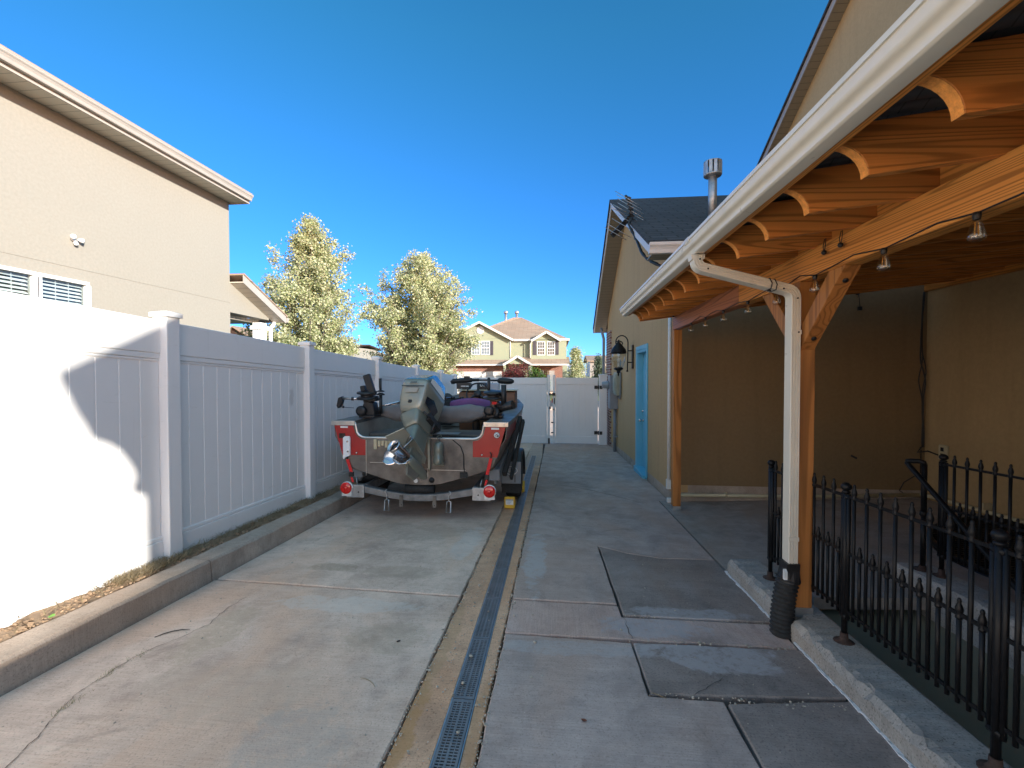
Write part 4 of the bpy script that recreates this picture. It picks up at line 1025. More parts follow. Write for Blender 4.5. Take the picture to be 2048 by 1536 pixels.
for y in by[:-1]:
    bl = MB().lathe([(.008,-.022),(.0125,-.032),(.021,-.062),(.0245,-.078),(.0225,-.088),(.012,-.094),(0,-.095)], n=16, caps=False)
    if b0 is None:
        s0 = sock.build('socket', M['black'], None); b0 = bl.build('bulb', M['lampglass'], None)
        f0m = MB(); f0m.tube([(-.004,0,-.032),(-.006,0,-.074)], .0018, 5); f0m.tube([(.004,0,-.032),(.006,0,-.074)], .0018, 5); f0 = f0m.build('filament', M['amber'], None)
        objs = (s0, b0, f0)
    else:
        s1, b1, f1 = s0.copy(), b0.copy(), f0.copy(); objs = (s1, b1, f1)
        for o in objs: COL.objects.link(o)
    objs[0].location = (1.362, y, 1.889); adopt(objs[0], sl_)
    for o in objs[1:]: o.parent = objs[0]; o.matrix_parent_inverse = Matrix.Identity(4); o.location = (0,0,0)
# bungee balls hanging on the beam
for px, py, xx, l in ((1648,505,1.361,'black bungee ball hanging on a long loop, left of its twin on the beam'),(1681,490,1.361,'black bungee ball close to the knotty beam, right of its twin'),(1446,563,1.36,'black bungee ball hanging above the pinkish far beam'),(1347,632,1.36,'farthest black bungee ball, at the top of the far post')):
    p = on_x(px, py, xx-.012); m = MB(); m.sphere(p, .0125, 8)
    zt = min(p.z+.07, BZ1+.1); m.tube([p+Vector((0,.004,.01)), (p.x+.002,p.y+.012,(p.z+zt)/2), (p.x+.006,p.y+.006,zt)], .0022, 5); m.tube([p+Vector((0,-.004,.01)), (p.x+.002,p.y-.008,(p.z+zt)/2), (p.x+.006,p.y-.004,zt)], .0022, 5)
    tag(m.build('bungee_ball', M['black']), l, 'bungee', 'bungee balls on the patio cover')
p = on_y(1715, 580, 5.80); m = MB(); m.lathe([(.012,0),(.02,-.04),(.016,-.055),(0,-.06)], p, (0,0,1), 10); m.tube([p, p+Vector((.02,0,-.09)), p+Vector((.03,0,-.2))], .004, 5); m.box(p.x+.012, p.x+.048, p.y-.015, p.y+.015, p.z-.245, p.z-.2)
m.box(p.x-.012, p.x+.012, p.y-.012, p.y+.012, p.z, 2.32)
tag(m.build('hanging_plug', M['black']), 'small plug and cord end hanging before the dark patio back wall', 'cord')

# ================================================================== BLACK IRON FENCES ROUND THE STAIR
FIN = [(.0075,0),(.0115,.004),(.0115,.012),(.008,.017),(.012,.030),(.0125,.040),(.008,.056),(.0055,.062),(.0075,.068),(.0045,.078),(0,.080)]
def picket(m, x, y, z0_, z1_):
    m.tube([(x,y,z0_),(x,y,z1_-.078)], .0078, 8, smooth=True); m.lathe([(r, z) for r, z in FIN], (x,y,z1_-.08), n=8)
def iron_post(x, y, zb_, par, h=.81):
    m = MB(); m.tube([(x,y,zb_),(x,y,zb_+h-.04)], .0135, 10)
    for s_ in (-1,1): m.tube([(x,y+s_*.0225,zb_+.125),(x,y+s_*.0225,zb_+h-.052)], .0095, 8)
    m.tube([(x,y-.024,zb_+.135),(x,y+.024,zb_+.135)], .013, 8); m.tube([(x,y-.024,zb_+h-.07),(x,y+.024,zb_+h-.07)], .012, 8)
    o = m.build('fence_post', M['iron'], par)
    m = MB(); m.sphere((x,y,zb_+h-.018), .0245, 9, (1,1,.85)); m.lathe([(.017,0),(.02,.008),(.012,.014)], (x,y,zb_+h-.05), n=12); m.build('ball_cap', M['iron'], o)
    m = MB(); m.lathe([(.045,-.004),(.046,.004),(.03,.008),(.019,.02),(.017,.05)], (x,y,zb_), n=14); m.build('base_flange', M['rust'], o)
    return o
def iron_fence(name, x, ys_, ztop, label, sp=.0895):
    t = thing(name, (x, ys_[0], ztop(ys_[0])), label, 'metal fence', 'iron picket fences round the stair')
    for y in ys_: iron_post(x, y, ztop(y), t)
    for y0, y1 in zip(ys_[1:], ys_[:-1]):
        m = MB(); a, b = y0+.034, y1-.034; nn = int((b-a)/sp)
        z_ = lambda y: ztop(y0)+(ztop(y1)-ztop(y0))*(y-y0)/(y1-y0)
        for zr in (.165, .46, .745): m.beam((x,a-.01,z_(a)+zr),(x,b+.01,z_(b)+zr), .009, .014)
        k = 0; y = a+.022; 
        while y < b-.01:
            picket(m, x, y, z_(y)+.135, z_(y)+(.52 if k % 2 == 0 else .815)); y += sp/2; k += 1
        m.build('picket_panel', M['iron'], t)
    return t
iron_fence('iron_fence', 1.457, [3.20, 2.41, 1.62, .83], lambda y: .11+gz(y), 'black iron picket fence on the kerb nearest the cedar post and downspout')
iron_fence('iron_fence', 2.545, [3.22, 2.41, 1.60, .79], lambda y: .165+gz(y), 'black iron picket fence on the inner kerb in front of the round grate')
hr = thing('stair_handrail', (2.507, 3.323, .03), 'black pipe handrail sloping down to the sunken stair', 'handrail')
m = MB(); m.tube([(2.507,3.323,.02),(2.507,3.323,.40)], .0155, 10); m.tube([(2.507,3.323,.40),(2.507,3.323,.75)], .0165, 10); m.lathe([(.017,0),(.022,.01),(.022,.03),(.017,.04)], (2.507,3.323,.39), n=12)
m.build('rail_post', M['iron'], hr)
m = MB(); m.tube([(2.507,3.323,.745),(2.503,3.325,.762),(2.49,3.335,.768),(2.46,3.38,.762),(2.452,3.395,.757),(2.45,3.395,.745),(2.45,3.36,.718),(2.45,2.40,.066),(2.45,1.7,-.41)], .0165, 10); m.build('sloping_rail', M['iron'], hr)
m = MB(); m.lathe([(.05,-.003),(.05,.005),(.028,.009),(.02,.03)], (2.507,3.323,.023), n=14); m.build('base_flange', M['rust'], hr)
# round window-well grate on the patio
wg = thing('window_well_grate', (4.3, 3.5, -.02), 'dark half round window well grate lying on the patio by the wall', 'grate')
gcx, gcy, grx, gry = XM-.04, 3.55, 1.30, 1.32
def gz2(x, y): return gz(y) + .042*(x-1.33) + .035
m = MB(); P = []
for i in range(33):
    a = math.pi/2 + math.pi*i/32; x, y = gcx+grx*math.cos(a), gcy+gry*math.sin(a); P.append((x, y, gz2(x,y)))
m.tube(P, .022, 8); m.tube([(p[0],p[1],p[2]-.04) for p in P], .02, 8); m.build('rim', M['iron'], wg)
m = MB(); y = gcy-gry+.03
while y < gcy+gry-.01:
    w = grx*math.sqrt(max(0,1-((y-gcy)/gry)**2)); m.beam((gcx-w, y, gz2(gcx-w,y)+.003), (gcx, y, gz2(gcx,y)+.003), .012, .025); y += .048
for x in (3.6,3.95): 
    w = gry*math.sqrt(max(0,1-((x-gcx)/grx)**2)); m.beam((x, gcy-w, gz2(x,gcy-w)-.012),(x,gcy+w,gz2(x,gcy+w)-.012), .014,.02)
m.build('bar', M['iron'], wg)
# ================================================================== BOAT
TY = 4.80; CX = -1.49
bt = thing('fishing_boat', (CX, 7, gz(7)+.3), 'old aluminium fishing boat with red stern corners, parked on its trailer by the fence', 'boat')
# hull shell: stations (y, half beam, gunwale z, half chine, chine z, keel z)
ST = [(4.80,.965,.835,.80,.33,.165),(5.6,.975,.835,.82,.33,.165),(6.6,.97,.838,.80,.34,.17),(7.6,.92,.845,.72,.38,.19),(8.5,.77,.875,.54,.46,.26),(9.2,.54,.93,.32,.55,.38),(9.7,.28,.99,.14,.66,.55),(9.98,.05,1.03,.03,.82,.75)]
rings = []
for y, hb, gw, hc, cz, kz in ST:
    half = [(hb,gw),(hb-.012,gw-.16),((hb*2+hc)/3,gw*.55+cz*.45),(hc+.03,cz+.07),(hc,cz),(hc*.55,cz*.42+kz*.58),(0,kz)]
    rings.append([(CX+a, y, b) for a, b in half] + [(CX-a, y, b) for a, b in half[-2::-1]])
m = MB(); m.loft(rings, False, False, True); hull = m.build('hull', M['alu_dull'], bt, fix=False); sd = hull.modifiers.new('thick', 'SOLIDIFY'); sd.thickness = .012; sd.offset = 0
# painted side stripe along the upper sides
for s_ in (-1,1):
    rg = [[(CX+s_*(hb+.009), y, gw-.03), (CX+s_*(hb-.002), y, gw-.16), (CX+s_*((hb*2+hc)/3+.013), y, gw*.55+cz*.45)] for y, hb, gw, hc, cz, kz in ST]
    lab(MB().loft(rg, False, False, True).build('side_stripe', M['red'] if s_ > 0 else M['red'], bt, fix=False), 'red painted side')
# transom with its cut-out
def smooth_half():
    pts = [(.962,.83),(.730,.83),(.715,.80),(.708,.76),(.700,.72),(.680,.69),(.64,.668),(.60,.662)]
    low = [(.0,.160),(.12,.163),(.25,.178),(.45,.235),(.70,.315),(.805,.36),(.83,.40)]
    return pts, low
pts, low = smooth_half()
up = [(CX+a, b) for a, b in pts]; upl = [(CX-a, b) for a, b in pts]
lo = [(CX+a, b) for a, b in low]; lol = [(CX-a, b) for a, b in low[1:]]
poly = up + upl[::-1] + lol[::-1] + lo
m = MB(); m.prism(poly, 'y', TY-.03, TY+.005); tr = m.build('transom', M['alu_dull'], bt)
# rolled edge of the cut-out
m = MB(); E = [(CX+a, TY-.018, b+.006) for a, b in pts[1:]] + [(CX-a, TY-.018, b+.006) for a, b in pts[:0:-1]]
m.tube(E, .014, 8); m.build('rolled_edge', M['alu'], tr)
for s_ in (-1,1):
    pr = [(.955,.80),(.742,.80),(.728,.76),(.718,.72),(.695,.685),(.655,.655),(.60,.645),(.60,.475),(.865,.475)]
    m = MB(); m.prism([(CX+s_*a, b) for a, b in pr], 'y', TY-.0335, TY-.0305); rp = m.build('red_panel', M['red'], tr)
    m = MB(); m.prism([(CX+s_*a, b) for a, b in ((.985,.855),(.718,.855),(.718,.805),(.985,.805))], 'y', TY-.045, TY-.034); 
    for a in (.76,.85,.94): m.lathe([(.008,0),(.007,.004),(0,.005)], (CX+s_*a, TY-.045, .828), (0,-1,0), 8)
    m.build('corner_cap', M['alu'], tr, .003)
    # plate on each corner
    MB().box(*sorted((CX+s_*.80, CX+s_*.885)), TY-.0365, TY-.0336, .775, .795).build('maker_plate', M['paper'], rp)
m = MB(); m.lathe([(.034,0),(.034,.002),(0,.0025)], (CX+.86, TY-.0338, .715), (0,-1,0), 24); dc = m.build('round_decal', M['decal'], tr)
m = MB(); m.lathe([(.034,.0026),(.030,.0032),(.030,.0026)], (CX+.86, TY-.0338, .715), (0,-1,0), 24, caps=False)
for a in range(0,360,60): m.obox((CX+.86+.013*math.cos(R(a)), TY-.0368, .715+.013*math.sin(R(a))), (.016,.0012,.006), (0,-a,0))
m.obox((CX+.872, TY-.0368,.705),(.02,.0012,.012),(0,30,0)); m.build('decal_print', M['motor_dark'], dc)
lab(MB().box(CX-.90, CX-.83, TY-.0375, TY-.034, .66, .715).build('sticker', M['rust'], tr), 'dark faded sticker')
# white transducer plate, bolts
m = MB(); m.prism([(CX-.845,.67),(CX-.825,.685),(CX-.775,.685),(CX-.765,.66),(CX-.765,.475),(CX-.81,.455),(CX-.845,.425)], 'y', TY-.065, TY-.035)
wp = m.build('transducer_plate', M['white'], tr, .004)
m = MB()
for x, z in ((-.792,.63),(-.785,.52),(-.70,.50),(.70,.50)): m.lathe([(.011,0),(.011,.008),(.006,.01)], (CX+x, TY-.065 if x < -.71 else TY-.034, z), (0,-1,0), 10)
for x, z in ((.03,.205),): m.lathe([(.008,0),(.006,.01)], (CX+x,TY-.03,z), (0,-1,0), 8)
m.build('bolt', M['steelknob'], tr)
m = MB(); m.lathe([(.024,0),(.024,.008),(.012,.012),(.010,.004)], (CX-.03,TY-.03,.205),(0,-1,0),14); m.build('drain_plug', M['paper'], tr)
m = MB(); m.lathe([(.032,0),(.03,.006),(.018,.008),(.012,.018),(0,.02)], (CX+.145,TY-.03,.215),(0,-1,0),14); m.build('hull_fitting', M['black'], tr)
m = MB()
for x in (-.44,-.40,-.36,-.32,-.28): m.box(CX+x-.016, CX+x+.016, TY-.045, TY-.031, .565+.01*((x*100)%3), .64)
m.box(CX-.50,CX-.465,TY-.05,TY-.031,.545,.655)
m.build('old_bracket', M['pipe'], tr, .003)
m = MB(); m.box(CX-.55,CX+.02,TY-.034,TY-.0305,.395,.40); m.box(CX+.12,CX+.52,TY-.034,TY-.0305,.325,.33); m.box(CX-.595,CX-.59,TY-.034,TY-.0305,.25,.64); m.box(CX+.10,CX+.105,TY-.034,TY-.0305,.25,.45)
m.build('weld_seam', M['alu'], tr)
# gunwale caps
for s_ in (-1,1):
    rg = []
    for y, hb, gw, hc, cz, kz in ST[:-1]:
        i_ = max(.02, hb-.235) if y < 7 else max(.01, hb-.12)
        rg.append([(CX+s_*(hb+.02), y, gw-.03),(CX+s_*(hb+.02), y, gw+.016),(CX+s_*i_, y, gw+.016),(CX+s_*i_, y, gw-.02)])
    m = MB(); m.loft(rg, True, True, False); m.build('gunwale', M['alu_dull'], bt)
    m = MB(); rg = [[(CX+s_*(max(.02,hb-.235)), y, gw-.02),(CX+s_*(max(.02,hb-.24)), y, .45)] for y, hb, gw, hc, cz, kz in ST[:4]]
    m.loft(rg, False, False, False); m.build('inner_panel', M['tanpaint'], bt, fix=False)
# inside: rear splash well, bench, floor, foredeck
m = MB(); m.box(CX-.70, CX+.70, TY+.02, 5.15, .50, .535); m.box(CX-.72,CX+.72,5.15,5.17,.42,.63); m.build('splash_well', M['tanpaint'], bt)
m = MB(); m.box(CX-.72, CX+.72, 5.17, 5.60, .62, .665); m.box(CX-.72,CX+.72,5.13,5.17,.631,.668); m.build('stern_deck', M['carpet'], bt, .01)
MB().box(CX-.70, CX+.70, 5.61, 8.9, .40, .43).build('floor', M['carpet'], bt)
lab(MB().box(CX+.10, CX+.36, 5.128, 5.30, .6685, .672).build('carpet_patch', M['tanpaint'], bt), 'pale worn patch')
m = MB(); rg = []
for y, hb, gw, hc, cz, kz in ((7.9,.85,.855,0,0,0),(8.5,.75,.88,0,0,0),(9.2,.52,.94,0,0,0),(9.7,.26,1.0,0,0,0)): rg.append([(CX-hb,y,gw-.02),(CX-hb,y,gw+.022),(CX+hb,y,gw+.022),(CX+hb,y,gw-.02)])
m.loft(rg, True, True, False); m.build('foredeck', M['carpet'], bt)
m = MB(); m.prism([(7.0,.94),(8.2,.96),(8.2,1.15),(7.85,1.13)], 'x', CX-.05, CX+.95) if False else m.box(CX-.55,CX+.25,7.85,7.89,.45,.93)
m.build('bulkhead', M['tanpaint'], bt)
# console with wheel, in walnut veneer
cs_y = 6.75
m = MB(); m.prism([(cs_y,.50),(cs_y-.06,.86),(cs_y-.02,1.10),(cs_y+.34,1.12),(cs_y+.40,.50)], 'x', CX+.02, CX+.88); con = m.build('console', M['walnut'], bt, .012)
m = MB(); m.box(CX-.0,CX+.90, cs_y-.035, cs_y+.36, 1.121, 1.135); m.build('console_edge', M['pipe'], con, .004)
m = MB(); wc = Vector((CX+.345, cs_y-.22, 1.085)); ax = Vector((0,-.93,.36)).normalized(); u = Vector((1,0,0)); w_ = ax.cross(u)
m.tube([wc+(u*math.cos(a)+w_*math.sin(a))*.165 for a in [2*math.pi*k/36 for k in range(36)]], .0125, 8, closed=True)
for a in (R(90),R(215),R(325)): m.tube([wc, wc+(u*math.cos(a)+w_*math.sin(a))*.16], [.022,.011], 8)
m.lathe([(.055,-.02),(.06,0),(.05,.02),(.02,.028),(0,.03)], wc, ax, 20); m.tube([wc, wc-ax*.2], .02, 8); m.build('steering_wheel', M['black'], con)
m = MB()
for x in (.09,.16,.24,.44,.55,.66): m.lathe([(.028,0),(.028,.01),(.022,.012)], (CX+x, cs_y-.055, .95), (0,-1,.1), 12)
m.build('gauge', M['black'], con)
m = MB(); m.lathe([(.05,0),(.05,.012),(.035,.02),(.012,.03)], (CX+.62, cs_y-.05, 1.01), (0,-1,.15), 16); m.build('switch_dial', M['bluegrey'], con)
# fish finders
m = MB(); m.box(CX-.02,CX+.18,cs_y+.05,cs_y+.16,1.15,1.235); m.box(CX+.05,CX+.12,cs_y+.08,cs_y+.13,1.10,1.15); m.box(CX-.03,CX+.19,cs_y+.044,cs_y+.049,1.145,1.24)
ff = m.build('fish_finder', M['black'], bt, .01)
m = MB()
for i in range(7): m.box(CX+.04+.018*i, CX+.05+.018*i+.004*(i%3), cs_y+.040, cs_y+.0438, 1.18, 1.197)
m.build('screen_text', M['paper'], ff)
m = MB(); m.box(CX+.46,CX+.63,cs_y+.02,cs_y+.13,1.11,1.235); m.box(CX+.52,CX+.57,cs_y+.05,cs_y+.10,1.10,1.14); m.build('chart_plotter_cover', M['bluegrey'], bt, .018, 2)
m = MB(); m.box(CX+.28,CX+.43,cs_y+.07,cs_y+.20,1.13,1.225); gb = m.build('radio_box', M['black'], bt, .01)
m = MB(); m.tube([(CX+.335,cs_y+.066,1.215),(CX+.335,cs_y+.066,1.195),(CX+.343,cs_y+.066,1.186),(CX+.357,cs_y+.066,1.186),(CX+.365,cs_y+.066,1.195),(CX+.365,cs_y+.066,1.215)], .005, 6); m.box(CX+.385,CX+.397,cs_y+.063,cs_y+.0695,1.185,1.22); m.build('box_lettering', M['paper'], gb)
# driver seat (purple, pale edge) and dark bow seat
m = MB(); rg = []
for i in range(9):
    t = i/8; x = CX+.05+.60*t; h = .12*math.sin(math.pi*min(1,.15+.75*t))**.6
    rg.append([(x,6.02,.86),(x,6.02,.90+h),(x,6.07,.925+h),(x,6.16,.92+h),(x,6.2,.88+h),(x,6.2,.86)])
m.loft(rg, True, True, True); st = m.build('seat_back', M['purple'], bt)
m = MB(); m.box(CX+.655,CX+.74,6.01,6.21,.86,1.0); m.build('seat_edge', M['bluegrey'], st, .025, 2)
m = MB(); m.box(CX+.1,CX+.68,6.05,6.45,.74,.86); m.box(CX+.32,CX+.42,6.2,6.3,.43,.74); m.build('seat_base', M['black'], st, .03, 2)
m = MB(); m.sphere((CX-.38,7.6,.95), .10, 8, (1.1,.5,1.0)); m.box(CX-.48,CX-.28,7.5,7.7,.5,.93); m.build('bow_seat', M['black'], bt, .02)
# fuel line and wires in the splash well
m = MB(); m.tube([(CX+.16,TY-.03,.70),(CX+.30,TY+.05,.695),(CX+.46,TY+.10,.675),(CX+.62,TY+.14,.66),(CX+.68,TY+.25,.67)], .012, 8); m.tube([(CX+.38,TY-.04,.66),(CX+.47,TY-.05,.59),(CX+.50,TY-.042,.50),(CX+.502,TY-.04,.36),(CX+.515,TY-.04,.28)], .005, 6); m.box(CX+.46,CX+.54,TY-.05,TY-.031,.25,.31)
m.build('cable', M['rubber'], bt)
m = MB(); m.lathe([(.05,-.12),(.055,-.10),(.055,-.04),(.045,-.03),(.05,.02),(.05,.10),(.03,.12),(0,.122)], (CX+.235,TY-.085,.52), n=16); m.box(CX+.18,CX+.29,TY-.10,TY-.031,.39,.42); m.tube([(CX+.235,TY-.085,.64),(CX+.22,TY-.08,.70),(CX+.26,TY-.07,.72),(CX+.265,TY-.07,.68)], .006, 6); m.build('trim_pump', M['motor_leg'], bt)

# ------------------------------------------------------------------ outboard, tilted up and turned
TILT = R(53); STEER = R(31)
piv = Vector((CX+.01, TY-.06, .77))
T = Matrix.Translation(piv) @ Matrix.Rotation(R(14), 4, 'Z') @ Matrix.Rotation(-TILT, 4, 'X')
Ts = T @ Matrix.Translation((0,-.12,0)) @ Matrix.Rotation(-STEER, 4, 'Z')
Tm = lambda p: (Ts @ Vector(p).to_4d()).to_3d()
Tb = lambda p: (T @ Vector(p).to_4d()).to_3d()
# local frame: +z up the motor, -y aft
def rr_ring(hx, y0, y1, z, r=.25, n=6, zt=0):
    """rounded rectangle from y0 (aft) to y1 (fore)"""
    out = []; cy = (y0+y1)/2; hy = (y1-y0)/2; rad = r*min(hx, hy)
    for cxs, cys, a0 in ((1,1,0),(-1,1,90),(-1,-1,180),(1,-1,270)):
        for i in range(n):
            a = R(a0+90*i/(n-1)); out.append((cxs*(hx-rad)+rad*math.cos(a), cy+cys*(hy-rad)+rad*math.sin(a), z + zt*(cys*(hy-rad)+rad*math.sin(a))/hy))
    return out
m = MB(Tm)
m.loft([rr_ring(.075,-.10,.10,-.10,.6), rr_ring(.080,-.13,.11,-.20,.6), rr_ring(.062,-.14,.10,-.34,.7), rr_ring(.050,-.14,.09,-.43,.8), rr_ring(.038,-.14,.08,-.50,.9), rr_ring(.030,-.15,.08,-.58,.9)])
om = m.build('outboard_motor', M['motor_leg'], bt, .0)
m = MB(Tm); m.loft([rr_ring(.115,-.17,.20,.03,.5), rr_ring(.12,-.19,.22,-.02,.5), rr_ring(.10,-.16,.16,-.10,.5), rr_ring(.085,-.135,.12,-.18,.6)]); m.build('mid_section', M['motor_leg'], om)
_tc = Matrix.Translation((0,0,.04)) @ Matrix.Rotation(R(19), 4, 'X') @ Matrix.Translation((0,0,-.04))
_tw = Matrix.Translation(piv) @ Matrix.Rotation(R(-13), 4, 'Z') @ Matrix.Rotation(-TILT, 4, 'X') @ Matrix.Translation((0,-.12,0)) @ _tc
Tc = lambda p: _tw @ Vector((p[0]*.86, p[1]*.78-.02, p[2]*.98))
# cowl
m = MB(Tc)
m.loft([rr_ring(.135,-.20,.26,.035,.45), rr_ring(.165,-.245,.31,.10,.42), rr_ring(.178,-.275,.33,.20,.38), rr_ring(.180,-.30,.335,.33,.34), rr_ring(.178,-.305,.335,.385,.32)])
cw = m.build('engine_cowl', M['motor'], om)
m = MB(Tc); m.loft([rr_ring(.1785,-.306,.336,.386,.32), rr_ring(.174,-.292,.325,.405,.32), rr_ring(.150,-.09,.29,.555,.35), rr_ring(.12,-.05,.24,.57,.4)])
lab(m.build('cowl_top', M['motor_blue'], om), 'teal blue top of the cowl')
m = MB(Tc); m.add([(-.130,-.280,.417),(.130,-.280,.417),(.115,-.112,.542),(-.115,-.112,.542),(-.130,-.270,.40),(.130,-.270,.40),(.115,-.10,.525),(-.115,-.10,.525)], [(0,1,2,3),(4,7,6,5),(0,4,5,1),(1,5,6,2),(2,6,7,3),(3,7,4,0)]); m.build('cowl_window', M['motor_dark'], cw)
for s_ in (-1,1):
    m = MB(Tc); x = s_*.1815
    m.add([(x,-.20,.14),(x,.10,.10),(x,.18,.20),(x,.0,.26),(x,-.2,.22)], [(0,1,2,3,4)]) ; m.build('cowl_side_panel', M['motor_dark'], cw, fix=False)
    m = MB(Tc); m.add([(s_*.1795,-.22,.39),(s_*.170,-.19,.46),(s_*.158,.22,.50),(s_*.178,.27,.39)], [(0,1,2,3)]); m.build('cowl_stripe', M['white'], cw, fix=False)
m = MB(Tc); m.box(-.155,.155,-.310,-.300,.30,.306); m.build('cowl_groove', M['motor_dark'], cw)
m = MB(Tc); m.box(-.06,.06,-.3135,-.302,.325,.362); h1 = m.build('pull_handle', M['motor'], cw, .006)
m = MB(Tc); m.box(-.045,.045,-.3155,-.3137,.334,.341); m.box(-.045,.045,-.3155,-.3137,.348,.353); m.build('handle_slot', M['motor_dark'], h1)
m = MB(Tc); m.add([(-.085,-.309,.285),(.085,-.309,.285),(.08,-.300,.225),(-.08,-.300,.225)], [(0,1,2,3)]); m.build('name_plate', M['tanpaint'], cw, fix=False)
m = MB(Tc); m.add([(-.085,-.3095,.287),(.085,-.3095,.287),(.085,-.3093,.281),(-.085,-.3093,.281)], [(0,1,2,3)]); m.build('plate_edge', M['motor_dark'], cw, fix=False)
m = MB(Tc); m.box(-.028,.028,-.265,-.235,.115,.155); m.build('tell_tale', M['black'], cw, .008)
# anti-ventilation plate, gearcase, skeg
m = MB(Tm); pl = [(-.105,-.36),(.105,-.36),(.10,-.16),(.055,.10),(0,.16),(-.055,.10),(-.10,-.16)]
m.add([(a,b,-.470) for a,b in pl]+[(a,b,-.482) for a,b in pl], [list(range(7)), list(range(13,6,-1))]+[(i,(i+1)%7,7+(i+1)%7,7+i) for i in range(7)]); cav = m.build('cavitation_plate', M['motor'], om, .003)
m = MB(Tm); m.lathe([(.02,0),(.024,.003),(0,.004)], (0,-.24,-.4698), (0,0,1), 10); m.box(-.012,.012,-.34,-.25,-.4695,-.467); m.build('trim_tab', M['black'], om)
m = MB(Tm); m.lathe([(0,.20),(.02,.185),(.045,.13),(.056,.05),(.058,-.06),(.055,-.16)], (0,0,-.645), (0,1,0), 16)
m.prism([(-.13,-.68),(.08,-.68),(.0,-.80),(-.12,-.82)], 'x', -.009, .009); m.loft([rr_ring(.028,-.15,.09,-.575,.9), rr_ring(.034,-.15,.10,-.625,.9)]); m.build('gearcase', M['motor_leg'], om)
# propeller: hub with open exhaust and three cupped blades
m = MB(Tm); m.lathe([(.053,0),(.056,-.04),(.058,-.15),(.064,-.19),(.060,-.19),(.050,-.15),(.048,-.10),(.001,-.10)], (0,-.165,-.645), (0,1,0), 20, caps=False)
pr = m.build('propeller', M['chrome'], om)
m = MB(Tm); m.lathe([(.049,-.101),(.049,-.14),(.02,-.14),(.02,-.16),(0,-.16)], (0,-.165,-.645), (0,1,0), 18, caps=False); m.build('exhaust_hole', M['void'], pr)
for k, a0 in enumerate((38, 168, 282)):
    m = MB(Tm); rows = []
    for i in range(9):
        t = i/8; r = .052+.135*t; ch = .105*(math.sin(math.pi*(.22+.70*t))**.75) if t < 1 else .012; pitch = R(62-34*t)
        row = []
        for j in range(6):
            s_ = (j/5-.5)*ch*2.1; cup = .022*((j/5)**2)
            dt = s_*math.cos(pitch); da = s_*math.sin(pitch)
            th = R(a0)+dt/r+.25*t; row.append((r*math.cos(th), -.165-.055+da*.8-cup-.02*t, -.645+r*math.sin(th)))
        rows.append(row)
    m.loft(rows, False, False, True); o = m.build('blade', M['chrome'], pr, fix=False); s2 = o.modifiers.new('t','SOLIDIFY'); s2.thickness = .006; s2.offset = 0
# clamp bracket, swivel, tilt ram
m = MB(Tb)
m.loft([rr_ring(.055,-.17,-.05,.06,.4), rr_ring(.06,-.18,-.05,-.10,.4), rr_ring(.045,-.16,-.05,-.36,.5)]); m.build('swivel_bracket', M['bluegrey'], om, .0)
m = MB()
for s_ in (-1,1):
    x = CX+.01+s_*.115; m.prism([(TY+.05,.67),(TY+.05,.74),(TY-.03,.80),(TY-.11,.78),(TY-.12,.70),(TY-.075,.62),(TY-.062,.34),(TY-.031,.32),(TY-.031,.66)], 'x', x-.014, x+.014)
m.tube([(CX-.13,TY-.07,.735),(CX+.15,TY-.07,.735)], .022, 10); m.build('clamp_bracket', M['motor'], om, .004)
m = MB(); m.tube([(CX-.02,TY-.075,.36), (CX-.02,TY-.10,.52)], .028, 12); m.tube([(CX-.02,TY-.10,.52),(CX-.02,TY-.17,.66)], .014, 10); m.build('tilt_ram', M['pipe'], om)
m = MB(); m.sphere((CX+.055,TY-.08,.43), .032, 8); m.box(CX-.075,CX-.04,TY-.09,TY-.035,.335,.36); m.box(CX+.03,CX+.065,TY-.09,TY-.035,.335,.36); m.tube([(CX+.055,TY-.08,.45),(CX+.06,TY-.09,.5)], .008, 6); m.build('bracket_fitting', M['steelknob'], om, .003)
MB().box(CX-.10,CX+.12,TY-.034,TY-.0303,.345,.64).build('mount_pad', M['carpet'], om)
MB().box(CX-.10,CX+.10,TY-.06,TY-.031,.30,.325).build('bracket_foot', M['black'], om)
m = MB(Tm); m.box(.06,.16,-.02,.20,-.06,.03); m.tube([(.12,.1,.0),(.16,-.02,-.05),(.13,-.1,-.02)], .012, 6); m.tube([(.10,.15,-.02),(.17,.05,-.10),(.10,.10,-.16)], .014, 6); m.sphere((.13,.12,-.03),.035,6)
m.build('linkage', M['black'], om, .004)

